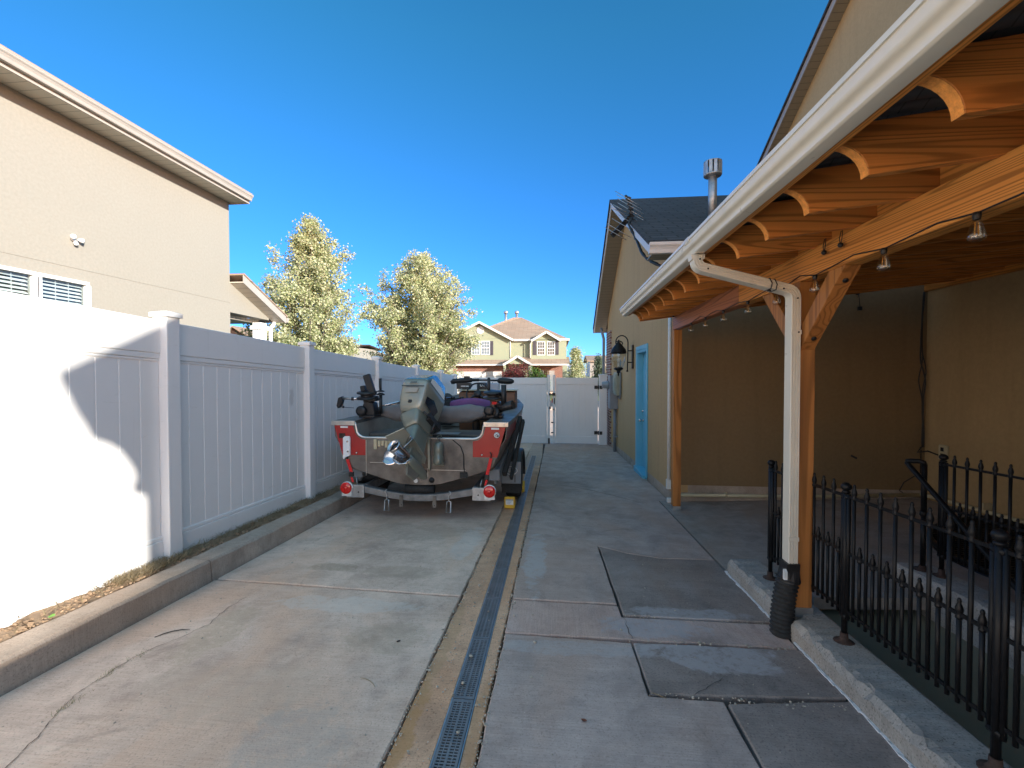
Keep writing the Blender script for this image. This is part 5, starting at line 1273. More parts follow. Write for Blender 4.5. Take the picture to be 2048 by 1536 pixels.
# ------------------------------------------------------------------ things lying in or clamped to the boat
m = MB(); rg = []
for i in range(57):
    t = i/56; x = CX-.68+1.34*t; yb = 5.28+.03*math.sin(t*5); sag = -.035*math.sin(math.pi*t)
    r = .095*(.45+.55*min(1, t*5, (1-t)*7+.15)); ring = []
    for k in range(18):
        a = 2*math.pi*k/18; w = 1+.08*math.sin(3*a+t*9)+.05*math.sin(7*a-t*14)+.035*math.sin(11*a+t*31)+random.uniform(-.015,.015)
        ring.append((x, yb+r*1.05*w*math.cos(a), .93+sag+r*w*math.sin(a)*(1.0 if math.sin(a) > 0 else 1.15)))
    rg.append(ring)
m.loft(rg, True, True, True); tag(m.build('rolled_cover', M['canvas']), 'long grey rolled canvas cover lying across the stern of the boat', 'boat cover')
def downrigger(x, y, z, s_, label):
    t = thing('downrigger', (x, y, z), label, 'downrigger', 'downriggers on the boat')
    m = MB(); m.box(x-.09, x+.10, y-.10, y+.10, z, z+.03); m.prism([(x-.10,z+.03),(x+.09,z+.03),(x+.07,z+.17),(x-.03,z+.20)], 'y', y-.07, y+.07); m.obox((x+.02,y,z+.21),(.15,.12,.06),(0,-10,0))
    m.lathe([(.05,0),(.06,.01),(.06,.05),(.03,.06)], (x-.06*1,y-.07,z+.08), (0,-1,0), 16); m.build('base', M['black'], t, .006)
    m = MB(); m.lathe([(.12,0),(.122,.012),(.075,.02),(.075,.055),(.115,.062),(.115,.075),(.03,.085)], (x-.02,y-.02,z+.225), (0,-.15,1), 20); m.build('reel', M['black'], t)
    return t
LXd = CX-.70
d = downrigger(LXd, 5.12, .862, 1, 'black reel downrigger with aluminium arm on the left stern corner of the boat')
m = MB(); m.tube([(LXd-.06,5.10,1.075),(LXd-.30,5.05,1.085)], .016, 10); m.build('arm', M['alu'], d)
m = MB(); m.tube([(LXd-.17,5.075,1.08),(LXd-.20,5.07,1.081)], .021, 10); m.prism([(LXd-.30,1.11),(LXd-.34,1.09),(LXd-.36,1.0),(LXd-.345,.97),(LXd-.31,1.0),(LXd-.29,1.06)], 'y', 5.02, 5.08); m.tube([(LXd-.33,5.05,.985),(LXd-.28,5.05,.982),(LXd-.16,5.05,.975)], .004, 5); m.sphere((LXd-.29,5.05,.985),.014,6); m.build('arm_pulley', M['black'], d, .004)
m = MB(); m.obox((LXd+.02,5.08,1.24),(.085,.05,.26),(0,-18,0)); m.obox((LXd-.06,5.1,1.20),(.06,.08,.07),(0,-10,0)); m.build('rod_holder', M['black'], d, .008)
m = MB(); m.tube([(LXd+.12,5.16,1.16),(LXd+.115,5.16,1.22),(LXd+.115,5.16,1.32)], [.014,.017,.018], 10); m.lathe([(.045,0),(.05,.01),(.02,.03)], (LXd+.12,5.16,1.12), n=14); m.lathe([(.04,0),(.05,.008),(.02,.02)], (LXd+.12,5.16,1.16), n=14); m.tube([(LXd+.12,5.16,.9),(LXd+.12,5.16,1.12)],.02,8); m.build('crank_handle', M['black'], d)
RXd = CX+.80
d = downrigger(RXd-.03, 5.30, .862, -1, 'black downrigger with upright rod tube on the right stern corner of the boat')
m = MB(); m.tube([(RXd+.085,5.2,.985),(RXd+.085,5.2,1.245)], .031, 14); m.tube([(RXd-.02,5.25,1.0),(RXd+.085,5.2,1.0)], .026, 10); m.build('rod_holder', M['black'], d)
m = MB(); m.tube([(RXd+.02,5.22,.96),(RXd+.09,5.2,.985),(RXd+.20,5.15,1.02)], [.042,.046,.05], 12); m.tube([(RXd-.0,5.18,.98),(RXd+.02,5.16,.93),(RXd+.0,5.15,.87)], [.02,.022,.035], 10); m.build('motor_housing', M['black'], d)
m = MB(); m.tube([(RXd-.13,5.3,1.11),(RXd+.06,5.26,1.085)], .018, 8); m.build('arm', M['alu_dull'], d)
m = MB(); m.tube([(RXd-.12,5.4,1.12),(RXd-.12,5.4,1.31)], [.015,.021], 10); m.sphere((RXd-.12,5.4,1.31),.021,6); m.tube([(RXd-.12,5.4,1.15),(RXd+.05,5.38,1.14)], .035, 10); m.build('crank_handle', M['black'], d)
m = MB(); m.obox((RXd-.03,5.228,1.03),(.06,.004,.03)); m.build('red_sticker', M['redstrap'], d)
# rod tubes at the left
rt = thing('rod_bundle', (CX-.5, 6, 1.0), 'bright aluminium rod tubes lying in the left side of the boat', 'rods')
m = MB(); c = MB()
for i in range(5):
    a = Vector((CX-.62+.03*i, 5.30+.12*i, .985-.004*i)); b = Vector((CX-.26+.10*i, 5.85+.12*i, 1.075-.012*i)); m.tube([a,b], .0135, 10); d_ = (b-a).normalized(); c.tube([b-d_*.01, b+d_*.035], .0185, 10)
m.build('tube', M['chrome'], rt); c.build('tube_cap', M['black'], rt)
# trolling motor stowed across the bow
tm = thing('trolling_motor', (CX+.2, 8.9, 1.2), 'black bow trolling motor stowed flat across the foredeck', 'trolling motor')
def BP(px, py, Y=8.9): return on_y(px, py, Y)
m = MB(); m.tube([BP(955,760), BP(998,761)], .018, 10); m.build('shaft', M['black'], tm)
m = MB(); P = [BP(994+34*t, 761+2*t) for t in (0,.12,.3,.5,.7,.88,1)]; m.tube(P, [.02,.055,.062,.063,.06,.05,.02], 16); m.build('motor_pod', M['black'], tm)
m = MB(); m.tube([BP(902,763), BP(906,763), BP(912,762), BP(930,761), BP(944,760)], [.02,.055,.05,.05,.045], 12); m.tube([BP(944,760), BP(958,760)], .03, 8); p = BP(934,755.5); m.obox(p, (.11,.10,.06), (0,2,0)); m.tube([BP(905,768),BP(902,762)],.02,6); m.build('control_head', M['black'], tm, .004)
m = MB(); p = BP(930,771); m.obox((p.x,8.9,p.z),(.26,.2,.07),(0,-2,0)); p = BP(965,768); m.obox((p.x,8.9,p.z),(.16,.18,.06)); m.obox((p.x-.15,8.9,1.02),(.34,.3,.10)); p = BP(985,765); m.tube([p,(p.x+.01,8.88,p.z-.06)],.012,6); m.build('mount', M['black'], tm, .01)

# ================================================================== TRAILER
tl = thing('boat_trailer', (CX, 7, gz(7)), 'galvanised boat trailer with round red tail lights under the fishing boat', 'trailer')
RYb = 4.78
m = MB(); P = [(CX-.655,.105),(CX-.60,.10),(CX-.30,.045),(CX-.10,.025),(CX+.10,.025),(CX+.30,.045),(CX+.60,.10),(CX+.655,.105)]
m.loft([[(x,RYb-.04,z-.036),(x,RYb-.04,z+.036),(x,RYb+.04,z+.036),(x,RYb+.04,z-.036)] for x,z in P], True, True, False)
for s_ in (-1,1): m.beam((CX+s_*.62,RYb+.04,.10),(CX+s_*.62,8.2,-.02),.05,.09); m.beam((CX+s_*.62,8.2,-.02),(CX,10.2,-.08),.05,.09)
m.beam((CX,10.0,-.08),(CX,11.6,-.10),.07,.09); m.beam((CX-.62,6.5,.02),(CX+.62,6.5,.02),.07,.07); m.build('frame', M['frame'], tl, .004)
for s_ in (-1,1):
    x0 = CX+s_*.735
    m = MB(); m.box(*sorted((CX+s_*.60, CX+s_*.80)), RYb-.055, RYb-.042, .015, .155); pt = m.build('light_plate', M['galv'], tl, .003)
    m = MB(); x = CX+s_*.79; zc = .125; m.lathe([(.068,0),(.07,.01),(.066,.028)], (x,RYb-.056,zc), (0,-1,0), 24); m.box(x-.055,x+.055,RYb-.075,RYb-.0565,.035,.08); m.build('light_housing', M['paper'], tl)
    m = MB(); m.lathe([(.064,.0),(.063,.012),(.05,.020),(.02,.024),(0,.0245)], (x,RYb-.084,zc), (0,-1,0), 24); m.lathe([(.022,.0245),(.02,.028),(0,.029)], (x,RYb-.084,zc), (0,-1,0), 16); m.build('tail_light', M['redlens'], tl)
    m = MB(); m.lathe([(.009,0),(.007,.006),(0,.007)], (CX+s_*.665,RYb-.055,.075),(0,-1,0),8); m.build('bolt', M['void'], tl)
    # wheel, tyre, mudguard
    xw = CX+s_*.935; yw = 5.95; rw = .285; zw = gz(yw)+rw
    m = MB(); m.lathe([(.17,-.095),(.24,-.10),(.272,-.085),(.285,-.05),(.285,.05),(.272,.085),(.24,.10),(.17,.095)], (xw,yw,zw), (1,0,0), 36); wt = m.build('tyre', M['rubber'], tl)
    m = MB(); m.lathe([(.172,-.08),(.15,-.06),(.10,-.05),(.05,-.07),(0,-.07)], (xw,yw,zw), (s_*-1,0,0), 20); m.build('rim', M['white'], wt)
    rg = []
    for i in range(19):
        a = R(188-196*i/18)
        yy, zz = yw+ -.385*math.cos(math.pi-a) , zw+.345*math.sin(a)
        if i == 0: zz = zw-.05
        yy = yw+.385*math.cos(a)
        rg.append([(xw-.125,yy,zz-.02),(xw-.125,yy,zz),(xw-.105,yy,zz+.012),(xw+.105,yy,zz+.012),(xw+.125,yy,zz),(xw+.125,yy,zz-.02)])
    m = MB(); m.loft(rg, True, True, True); fd = m.build('mudguard', M['black'], tl)
    if s_ > 0:
        yb_ = yw-.385
        MB().prism([(xw-.12,zw+.06),(xw-.12,zw-.14),(xw+.12,zw-.14),(xw+.12,zw+.06)], 'y', yb_-.006, yb_+.006).build('mud_flap', M['rubber'], fd)
        m = MB(); m.box(xw-.12,xw+.125,yb_-.022,yb_-.008,zw-.02,zw+.255); fp = m.build('flap_panel', M['greybox'], fd, .012, 2)
        m = MB(); ex, ez = xw+.005, zw+.145; m.tube([(ex+.072*math.cos(a), yb_-.024, ez+.05*math.sin(a)) for a in [2*math.pi*k/28 for k in range(28)]], .004, 6, closed=True)
        cu = bpy.data.curves.new('t', 'FONT'); cu.body = 'EZ'; cu.size = .062; cu.align_x = 'CENTER'; cu.align_y = 'CENTER'; cu.extrude = .0015; cu.space_character = 1.3
        to = bpy.data.objects.new('t', cu); COL.objects.link(to); dg = bpy.context.evaluated_depsgraph_get(); me = bpy.data.meshes.new_from_object(to.evaluated_get(dg)); bpy.data.objects.remove(to)
        rot = Matrix.Translation((ex, yb_-.0245, ez)) @ Matrix.Rotation(R(90), 4, 'X')
        m.add([rot @ v.co for v in me.vertices], [list(p.vertices) for p in me.polygons]); m.build('round_emblem', M['paper'], fd, fix=False)
        m = MB(); m.box(xw+.045,xw+.055,yb_-.026,yb_-.0225,zw-.0,zw+.09); m.box(xw-.035,xw-.025,yb_-.026,yb_-.0225,zw+.2,zw+.25); m.build('flap_slot', M['void'], fd)
    # guide posts beside the hull
    m = MB()
    m.beam((CX+s_*.80,5.05,.16),(CX+s_*1.0,6.4,.72),.035,.10); m.build('bunk_board', M['galv'], tl, .006)
    m = MB(); m.beam((CX+s_*.90,5.1,.22),(CX+s_*1.025,5.9,.80),.05,.075); m.beam((CX+s_*.965,5.25,.14),(CX+s_*1.065,5.9,.76),.035,.07); m.build('guide_arm', M['rubber'], tl, .008)
    m = MB(); m.beam((CX+s_*.72,5.0,.08),(CX+s_*.72,5.0,.30),.05,.05); m.box(*sorted((CX+s_*.74,CX+s_*.86)),5.0,5.12,.17,.30)
    m.build('bracket', M['greybox'], tl, .006)
    # red tie-down strap with hook
    m = MB(); a = Vector((CX+s_*.80,TY-.05,.47 if s_ > 0 else .43)); b = Vector((CX+s_*.755,TY-.05,.285)); m.beam(a, b, .034, .004, (0,-1,0)) ; m.beam(b+Vector((0,0,-.05)), b+Vector((-s_*.02,0,-.11)), .022, .004, (0,-1,0)); m.build('tie_strap', M['redstrap'], tl)
    m = MB(); m.obox(b+Vector((0,0,-.02)),(.05,.03,.05)); m.tube([a+Vector((0,-.004,0)), a+Vector((.004*s_,-.006,.04)), a+Vector((-.008*s_,-.006,.065))], .008, 6); m.build('ratchet', M['black'], tl, .006)
    m = MB(); m.tube([(CX+s_*.685,RYb-.03,.155),(CX+s_*.69,RYb-.04,.19),(CX+s_*.70,RYb-.02,.235)], .007, 6); m.build('strap_hook', M['galv'], tl)
    # slotted loops and short hangers under the cross bar
    x = CX+s_*.345; m = MB(); m.tube([(x,RYb-.045,.11),(x+s_*.025,RYb-.05,.085),(x+.0,RYb-.05,.06),(x,RYb-.048,.0),(x-.022*1,RYb-.048,-.005),(x-.03,RYb-.05,-.12),(x+.018,RYb-.05,-.12),(x+.022,RYb-.048,-.005),(x,RYb-.048,0)], .0075, 6); m.build('slotted_hanger', M['galv'], tl)
    x = CX+s_*.185; m = MB(); m.prism([(x-.018,.05),(x+.018,.05),(x+.022,-.06),(x+.015,-.075),(x-.015,-.075),(x-.022,-.06)], 'y', RYb-.052, RYb-.0405); m.lathe([(.009,0),(.008,.003),(0,.004)],(x,RYb-.052,-.055),(0,-1,0),8); m.build('hanger', M['alu_dull'], tl)
m = MB(); m.tube([(CX-.165,RYb+.03,.105),(CX+.165,RYb+.03,.105)], .047, 16); m.build('keel_roller', M['rubber'], tl)
MB().box(CX-.56,CX-.44,5.02,5.12,.15,.24).build('bunk_bracket', M['rust'], tl, .01)
# yellow wheel chocks
def chock(px, py, w, l, label):
    p = on_g(px, py); t = thing('wheel_chock', p, label, 'wheel chock', 'yellow wheel chocks')
    m = MB(); m.prism([(p.y,p.z),(p.y,p.z+.135),(p.y+.02,p.z+.14),(p.y+.17,p.z+.02),(p.y+.17,p.z)], 'x', p.x-w/2, p.x+w/2); m.build('wedge', M['yellow'], t, .006)
    m = MB(); m.box(p.x-w*.36,p.x+w*.36,p.y-.002,p.y-.0003,p.z+.045,p.z+.11); lb = m.build('label_sheet', M['paper'], t)
    m = MB(); m.box(p.x-w*.36,p.x+w*.36,p.y-.0035,p.y-.0022,p.z+.095,p.z+.11)
    for i in range(3): m.box(p.x-w*.3,p.x+w*(.05+.1*((i*7)%3)),p.y-.0032,p.y-.0022,p.z+.055+.012*i,p.z+.060+.012*i)
    m.build('label_print', M['bluegrey'], lb)
chock(1019,1017,.125,.17,'yellow wheel chock with a printed label behind the right trailer wheel')
m = MB(); m.prism([(6.33,gz(6.3)),(6.33,gz(6.3)+.14),(6.31,gz(6.3)+.14),(6.22,gz(6.3)+.05),(6.22,gz(6.3))], 'x', -.555, -.435)
tag(m.build('wheel_chock', M['yellow']), 'yellow wheel chock mostly hidden, in front of the right trailer tyre', 'wheel chock', 'yellow wheel chocks')
# ================================================================== ACROSS THE STREET
FY = 47.0
def fx(px): return on_y(px, 700, FY).x
def fz(px, py): return on_y(px, py, FY).z
fh = thing('family_house', (fx(1020), FY+4, z0), 'sage green two storey house with tan roof and brick garage front across the street', 'house')
def E2(px, py, dy=0): p = on_y(px, py, FY); return (p.x, FY+dy, p.z)
zg = z0
up_b = fz(1030,722); ev = fz(1040,679)
xl, xr = fx(890), fx(1133)
m = MB()
m.box(xl, fx(1020), FY, FY+9, fz(960,728), fz(960,677)); m.prism([(xl,fz(890,677)),(fx(1020),fz(1020,677)),(fx(960),fz(960,646))], 'y', FY, FY+4)
m.box(fx(1020)+.01, fx(1061), FY+.6, FY+9, fz(1030,728), ev)
m.box(fx(1061)+.01, xr, FY+.1, FY+9, fz(1100,728), fz(1100,679)); m.prism([(fx(1062),fz(1062,680)),(fx(1131),fz(1131,680)),(fx(1093),fz(1093,665.5))], 'y', FY+.1, FY+3)
m.box(fx(900), fx(1055), FY-.2, FY+9, zg, fz(1000,729))
m.box(fx(1055)+.01, fx(1130), FY+1.2, FY+9, zg, fz(1000,729)-.02)
m.build('house_wall', M['sage'], fh)
# roofs
def roofslab(m, pts, th=.12):
    n = len(pts); d = Vector((0,0,-th)); P = [Vector(p) for p in pts]
    m.add(P+[p+d for p in P], [list(range(n)), [2*n-1-i for i in range(n)]]+[(i,n+i,n+(i+1)%n,(i+1)%n) for i in range(n)])
pk = on_y(1027.6,634.6,FY+5.5); pk2 = pk+Vector((.9,.3,0))
eL, eR = E2(940,678,-.4), E2(1139,678,-.4)
m = MB(); eLf = (fx(905), FY+.34, ev+.05); eRf = (eR[0], FY+.34, ev+.02); bk = FY+11
roofslab(m, [eLf, eRf, pk2, pk]); roofslab(m, [eRf, (eR[0], bk, ev), pk2]); roofslab(m, [(fx(905), bk, ev), eLf, pk]); 
m.build('hip_roof', M['shingle_tan'], fh)
def gable(xa, xb, za, zc, xc, y0, y1, name='gable_roof'):
    m = MB(); roofslab(m, [(xa,y0,za),(xc,y0,zc),(xc,y1,zc),(xa,y1,za)]); roofslab(m, [(xc,y0,zc),(xb,y0,za),(xb,y1,za),(xc,y1,zc)]); o = m.build(name, M['shingle_tan'], fh)
    m = MB(); m.beam((xa,y0-.03,za-.10),(xc,y0-.03,zc-.10),.06,.22,(0,0,1)); m.beam((xc,y0-.03,zc-.10),(xb,y0-.03,za-.10),.06,.22,(0,0,1)); m.build('rake_trim', M['trim'], o)
gable(fx(888), fx(1027), fz(1026,679), fz(960,643.5), fx(960), FY-.45, FY+6)
gable(fx(1063), fx(1122), fz(1120,680), fz(1093,662.5), fx(1093), FY-.35, FY+4)
m = MB(); roofslab(m, [(fx(893),FY-.9,fz(1000,729)),(fx(1139),FY-.9,fz(1000,729)),(fx(1139),FY+.5,fz(1000,714)),(fx(893),FY+.5,fz(1000,714))]); m.build('lower_roof', M['shingle_tan'], fh)
gable(fx(1011), fx(1066), fz(1040,729), fz(1040,712.5), fx(1038.6), FY-2.2, FY+.2, 'porch_gable')
m = MB(); m.prism([(fx(1015),fz(1040,729)),(fx(1062),fz(1040,729)),(fx(1038.6),fz(1040,715))], 'y', FY-1.9, FY-1.7); m.build('porch_gable_wall', M['sage'], fh)
m = MB(); m.box(fx(893),fx(1012),FY-1.02,FY-.9,fz(1000,731.5),fz(1000,728.5)); m.box(fx(1065),fx(1139),FY-1.02,FY-.9,fz(1000,731.5),fz(1000,728.5)); m.box(fx(1026),fx(1064),FY+.22,FY+.335,ev-.14,ev+.07); m.box(fx(1120),fx(1139),FY-.02,FY+.09,ev-.14,ev+.07)
m.build('fascia', M['trim'], fh)
m = MB(); m.tube([(fx(1064),FY-.3,ev-.05),(fx(1063),FY-.1,ev-.3),(fx(1060.5),FY+.0,ev-.5),(fx(1060.5),FY+.0,fz(1060,716))], .06, 8); m.tube([(fx(1020.5),FY-.03,ev-.1),(fx(1020.5),FY-.03,fz(1020,716))], .05, 8); m.build('downspout', M['trim'], fh)
# brick garage front, door, columns
m = MB(); zb0, zb1 = zg, fz(960,731.5)
m.box(fx(908),fx(1011),FY-.30,FY-.201,fz(960,743),zb1); m.box(fx(908),fx(914),FY-.30,FY-.201,zb0,fz(960,743)); m.box(fx(1005),fx(1011),FY-.30,FY-.201,zb0,fz(960,743)); m.box(fx(1066),fx(1126),FY+1.10,FY+1.199,zg,fz(1000,731)); m.build('brick_front', M['brick_far'], fh)
m = MB(); m.box(fx(914),fx(1005),FY-.26,FY-.21,zg,fz(960,743)); gd = m.build('garage_door', M['trim'], fh)
m = MB()
for i in range(1,5):
    z = zg+(fz(960,743)-zg)*i/5; m.box(fx(914),fx(1005),FY-.265,FY-.261,z-.012,z+.012)
m.build('door_seam', M['fascia'], gd)
for a, b, y in ((899,908,-.6),(1011,1015,-1.9),(1057,1066,-1.9),(1125,1134,-.9)):
    MB().box(fx(a),fx(b),FY+y,FY+y+.45,zg,fz(1000,729.5)).build('column', M['sage'], fh)
MB().box(fx(1011),fx(1130),FY-1.9,FY+1.1,zg,zg+.25).build('porch_floor', M['slab_left'], fh)
def window(x0, x1, y0, y1, dy, nx, ny, glass='winglass'):
    X0, X1, Z1, Z0 = fx(x0), fx(x1), fz(x0,y0), fz(x0,y1); yy = FY+dy; t = .06
    m = MB(); m.box(X0,X0+t,yy-.05,yy,Z0,Z1); m.box(X1-t,X1,yy-.05,yy,Z0,Z1); m.box(X0+t,X1-t,yy-.05,yy,Z1-t,Z1); m.box(X0+t,X1-t,yy-.05,yy,Z0,Z0+t); m.box(X0+t,X1-t,yy-.045,yy,(Z0+Z1)/2-.03,(Z0+Z1)/2+.03)
    for i in range(1,nx): x = X0+t+(X1-X0-2*t)*i/nx; m.box(x-.012,x+.012,yy-.03,yy-.001,Z0+t,Z1-t)
    for i in range(1,ny): z = Z0+t+(Z1-Z0-2*t)*i/ny; m.box(X0+t,X1-t,yy-.029,yy-.002,z-.012,z+.012)
    w = m.build('window', M['white'], fh); MB().box(X0+t,X1-t,yy-.012,yy-.004,Z0+t,Z1-t).build('pane', M[glass], w)
window(943,960,682,709.5,-.001,3,4,'winpale'); window(962,980,682,709.5,-.001,3,4,'winpale')
window(1074,1090,683,710.5,.099,3,4); window(1094,1110,683,710.5,.099,3,4)
for a, b, dy in ((980.5,986.5,0),(1066,1072.5,.1),(1111,1117.5,.1),(936,942,0)):
    m = MB(); m.box(fx(a),fx(b),FY+dy-.06,FY+dy-.002,fz(1000,710),fz(1000,682))
    for i in range(12): z = fz(1000,709)+(fz(1000,683)-fz(1000,709))*i/12; m.box(fx(a)+.06,fx(b)-.06,FY+dy-.075,FY+dy-.0605,z,z+.05)
    m.build('shutter', M['shutter'], fh)
m = MB(); m.lathe([(.42,0),(.42,.06),(.30,.06),(.30,.02),(0,.02)], (fx(961),FY-.001,fz(961,660.5)), (0,-1,0), 8, smooth=False); m.build('gable_vent', M['trim'], fh)
window(1079,1087,741,770,1.09,2,4,'winpale')
m = MB(); m.box(fx(1094),fx(1109),FY+1.03,FY+1.098,zg+.25,fz(1100,741)); m.box(fx(1097),fx(1106),FY+1.02,FY+1.029,zg+1.2,fz(1100,744)); m.build('front_door', M['winpale'], fh)
for px, w in ((1011.8,.16),(1033.6,.16)):
    p = on_y(px, 640, FY+6); m = MB(); zt = on_y(px, 626.5, FY+6).z
    m.tube([(p.x,FY+6,p.z-1.2),(p.x,FY+6,zt)], .16, 10); m.lathe([(.2,0),(.26,.05),(.26,.25),(.1,.36),(0,.37)], (p.x,FY+6,zt-.05), n=12); m.build('vent_pipe', M['galv'], fh)

# ================================================================== TREES AND SHRUBS
def tree(name, base, H, half, trunk_h, r0, mat, label, seed, nleaf, cat='tree', group=None, leaf=.11, prof=None, lean=0, nbr=70, steep=1.0, dens=.5):
    rng = random.Random(seed); base = Vector(base)
    t = thing(name, base, label, cat, group)
    tk = MB(); lf = MB()
    prof = prof or (lambda u: math.sin(math.pi*min(1, .10+.88*u**.72))**.8)
    top = base+Vector((lean,0,H*.97)); pts = []; rad = []
    for i in range(9):
        u = i/8; pts.append(base.lerp(top,u)+Vector((rng.gauss(0,.06)*u, rng.gauss(0,.06)*u, 0))); rad.append(max(.012, r0*(1-u)**.85))
    tk.tube(pts, rad, 8)
    tips = []
    for k in range(nbr):
        u = (k+.5)/nbr; zf = trunk_h+(H-trunk_h)*u**.92
        rr = half*prof(u)*rng.uniform(.72,1.08)
        a = k*2.39996+rng.gauss(0,.3)
        tip = Vector((base.x+lean*zf/H+rr*math.cos(a), base.y+rr*math.sin(a), base.z+min(H*rng.uniform(.985,1.03), zf+rng.gauss(0,.12))))
        st_z = max(trunk_h*.75, zf-rr*1.25*steep-.2); st = base+Vector((lean*st_z/H,0,st_z)); mid = st.lerp(tip,.5)+Vector((0,0,-.08*rr))
        r1 = max(.016, r0*.46*(1-u*.72)); tk.tube([st, mid, tip], [r1, r1*.62, .006], 5)
        n = int(nleaf/nbr*(.35+1.0*rr/half))
        sub = []
        for q in range(7):
            w = rng.uniform(.30,1.02); c = (st.lerp(mid,w*2) if w < .5 else mid.lerp(tip,(w-.5)*2)); s_ = .16+.30*rr*w
            d = Vector((rng.gauss(0,1),rng.gauss(0,1),abs(rng.gauss(.5,.7)))).normalized()*s_; e = c+d; tk.tube([c,e],[r1*.3,.004],4); sub.append((c,e))
        for q in range(n):
            c, e = rng.choice(sub); w = rng.uniform(.2,1.15); g = dens*.32
            p = c.lerp(e,w)+Vector((rng.gauss(0,g),rng.gauss(0,g),rng.gauss(0,g)))
            if p.z < base.z+trunk_h*.8: continue
            L = leaf*rng.uniform(.6,1.3); ax = Vector((rng.gauss(0,1),rng.gauss(0,1),rng.gauss(-.25,.7))).normalized(); sd_ = ax.cross(Vector((rng.gauss(0,1),rng.gauss(0,1),rng.gauss(0,1)))).normalized()*L*.36
            lf.add([p, p+ax*L*.5+sd_, p+ax*L, p+ax*L*.5-sd_], [(0,1,2,3)])
    tk.build('trunk', M['bark'], t, fix=False); lf.build('crown', mat, t, fix=False)
    return t
def pear(u):   # broad egg, pointed top
    return (min(1,u/.16)**.7*.80+.2)*(1-max(0,(u-.22)/.80)**1.35)**.9 if u < 1 else .05
def spire(u): return (min(1,u/.12)*.5+.5)*(1-.80*u**.8)
TY1 = 25.0; b = on_y(618, 700, TY1)
tree('pear_tree', (b.x, TY1, z0), on_y(625,441,TY1).z-z0, 3.15, 1.7, .20, M['pear'], 'tall pointed yellow green pear tree beyond the cream porch, left of the rounder tree', 5, 84000, 'tree', 'yellowing pear trees', .13, lambda u: (min(1,u/.10)*.4+.6)*((1-u)**.6*.66+.34*(1-u**4)), .25, 95, 1.35)
TY2 = 31.0; b = on_y(840, 700, TY2)
tree('pear_tree', (b.x, TY2, z0), on_y(850,516,TY2).z-z0, 3.65, 1.9, .24, M['pear'], 'round topped yellow green pear tree between the fence and the sage house', 9, 95000, 'tree', 'yellowing pear trees', .145, lambda u: (min(1,u/.16)*.30+.70)*(1-u**2.8)**.55, .15, 110, 1.3)
TY3 = 41.0; b = on_y(1156, 700, TY3)
tree('pear_tree', (b.x, TY3, z0), on_y(1150,694,TY3).z-z0, 1.05, .8, .12, M['pear'], 'small yellow tree right of the sage house', 12, 11000, 'tree', 'yellowing pear trees', .13, lambda u: (min(1,u/.15)*.5+.5)*(1-.75*u), -.2, 50, 1.2)
b = on_y(508, 700, 33); tree('dark_tree', (b.x, 33, z0), on_y(508,640,33).z-z0, 1.6, 1.2, .14, M['pear_dark'], 'small dark green tree seen under the cream porch roof', 15, 5200, 'tree', None, .17, None, 0, 45)
b = on_y(1194, 700, 43); tree('conifer', (b.x+.25, 43, z0), on_y(1196,716,43).z-z0, .95, .3, .12, M['conifer'], 'grey green conifer beside the brick corner beyond the gate', 18, 6500, 'tree', None, .16, spire, 0, 60, .2)
b = on_y(1036, 740, 43.5); tree('plum_bush', (b.x, 43.5, z0), on_y(1036,729,43.5).z-z0, 1.05, .5, .08, M['plum'], 'dark red plum bush in front of the sage house porch', 21, 4600, 'shrub', None, .15, lambda u: .75+.25*math.sin(math.pi*u), 0, 44, 1.2)
b = on_y(1013, 748, 43.0); tree('plum_bush', (b.x, 43.0, z0), on_y(1013,741,43).z-z0, .42, .5, .05, M['plum'], 'smaller red bush left of the dark red plum bush', 24, 1100, 'shrub', None, .14, None, 0, 16)
b = on_y(1066, 745, 42.0); tree('green_shrub', (b.x, 42.0, z0), on_y(1074,738.5,42).z-z0, .75, .3, .06, M['shrub'], 'bright green shrub beside the red plum bush', 27, 2600, 'shrub', None, .15, None, .2, 30)
b = on_y(1082, 745, 41.5); tree('green_shrub', (b.x, 41.5, z0), on_y(1085,743,41.5).z-z0, .45, .3, .05, M['shrub'], 'lower green shrub right of the bright green one', 28, 1200, 'shrub', None, .14, None, 0, 16)
b = on_y(925, 748, 38); tree('dry_shrub', (b.x, 38, z0), on_y(925,741,38).z-z0, 1.2, .5, .05, M['pear'], 'sparse pale shrub before the brick garage front', 30, 240, 'shrub', None, .12, None, 0, 18)

# ================================================================== FAR ROOFS
def far_house(x0, x1, Y, ze, zr, wallmat, roofmat, label, ridge='x', d=9, zbase=None):
    X0, X1 = on_y(x0,700,Y).x, on_y(x1,700,Y).x; Ze, Zr = on_y(x0,ze,Y).z, on_y(x0,zr,Y).z
    t = thing('distant_house', ((X0+X1)/2, Y, z0), label, 'house', 'distant houses')
    m = MB(); m.box(X0,X1,Y,Y+d,z0,Ze)
    if ridge == 'y': m.prism([(X0,Ze),(X1,Ze),((X0+X1)/2,Zr-.15)], 'y', Y, Y+d)
    m.build('house_wall', wallmat, t)
    m = MB(); o = .5
    if ridge == 'x': m.prism([(Y-o,Ze-.05),(Y+d/2,Zr),(Y+d+o,Ze-.05),(Y+d+o,Ze+.15),(Y+d/2,Zr+.2),(Y-o,Ze+.15)], 'x', X0-o, X1+o)
    else: m.prism([(X0-o,Ze-.25),((X0+X1)/2,Zr),(X1+o,Ze-.25),(X1+o,Ze-.05),((X0+X1)/2,Zr+.2),(X0-o,Ze-.05)], 'y', Y-o, Y+d+o)
    m.build('roof', roofmat, t)
    xm = (X0+X1)/2; m = MB(); m.box(xm-.7,xm+.7,Y-.06,Y-.001,Ze-1.9,Ze-.7); m.build('window', M['winglass'], t)
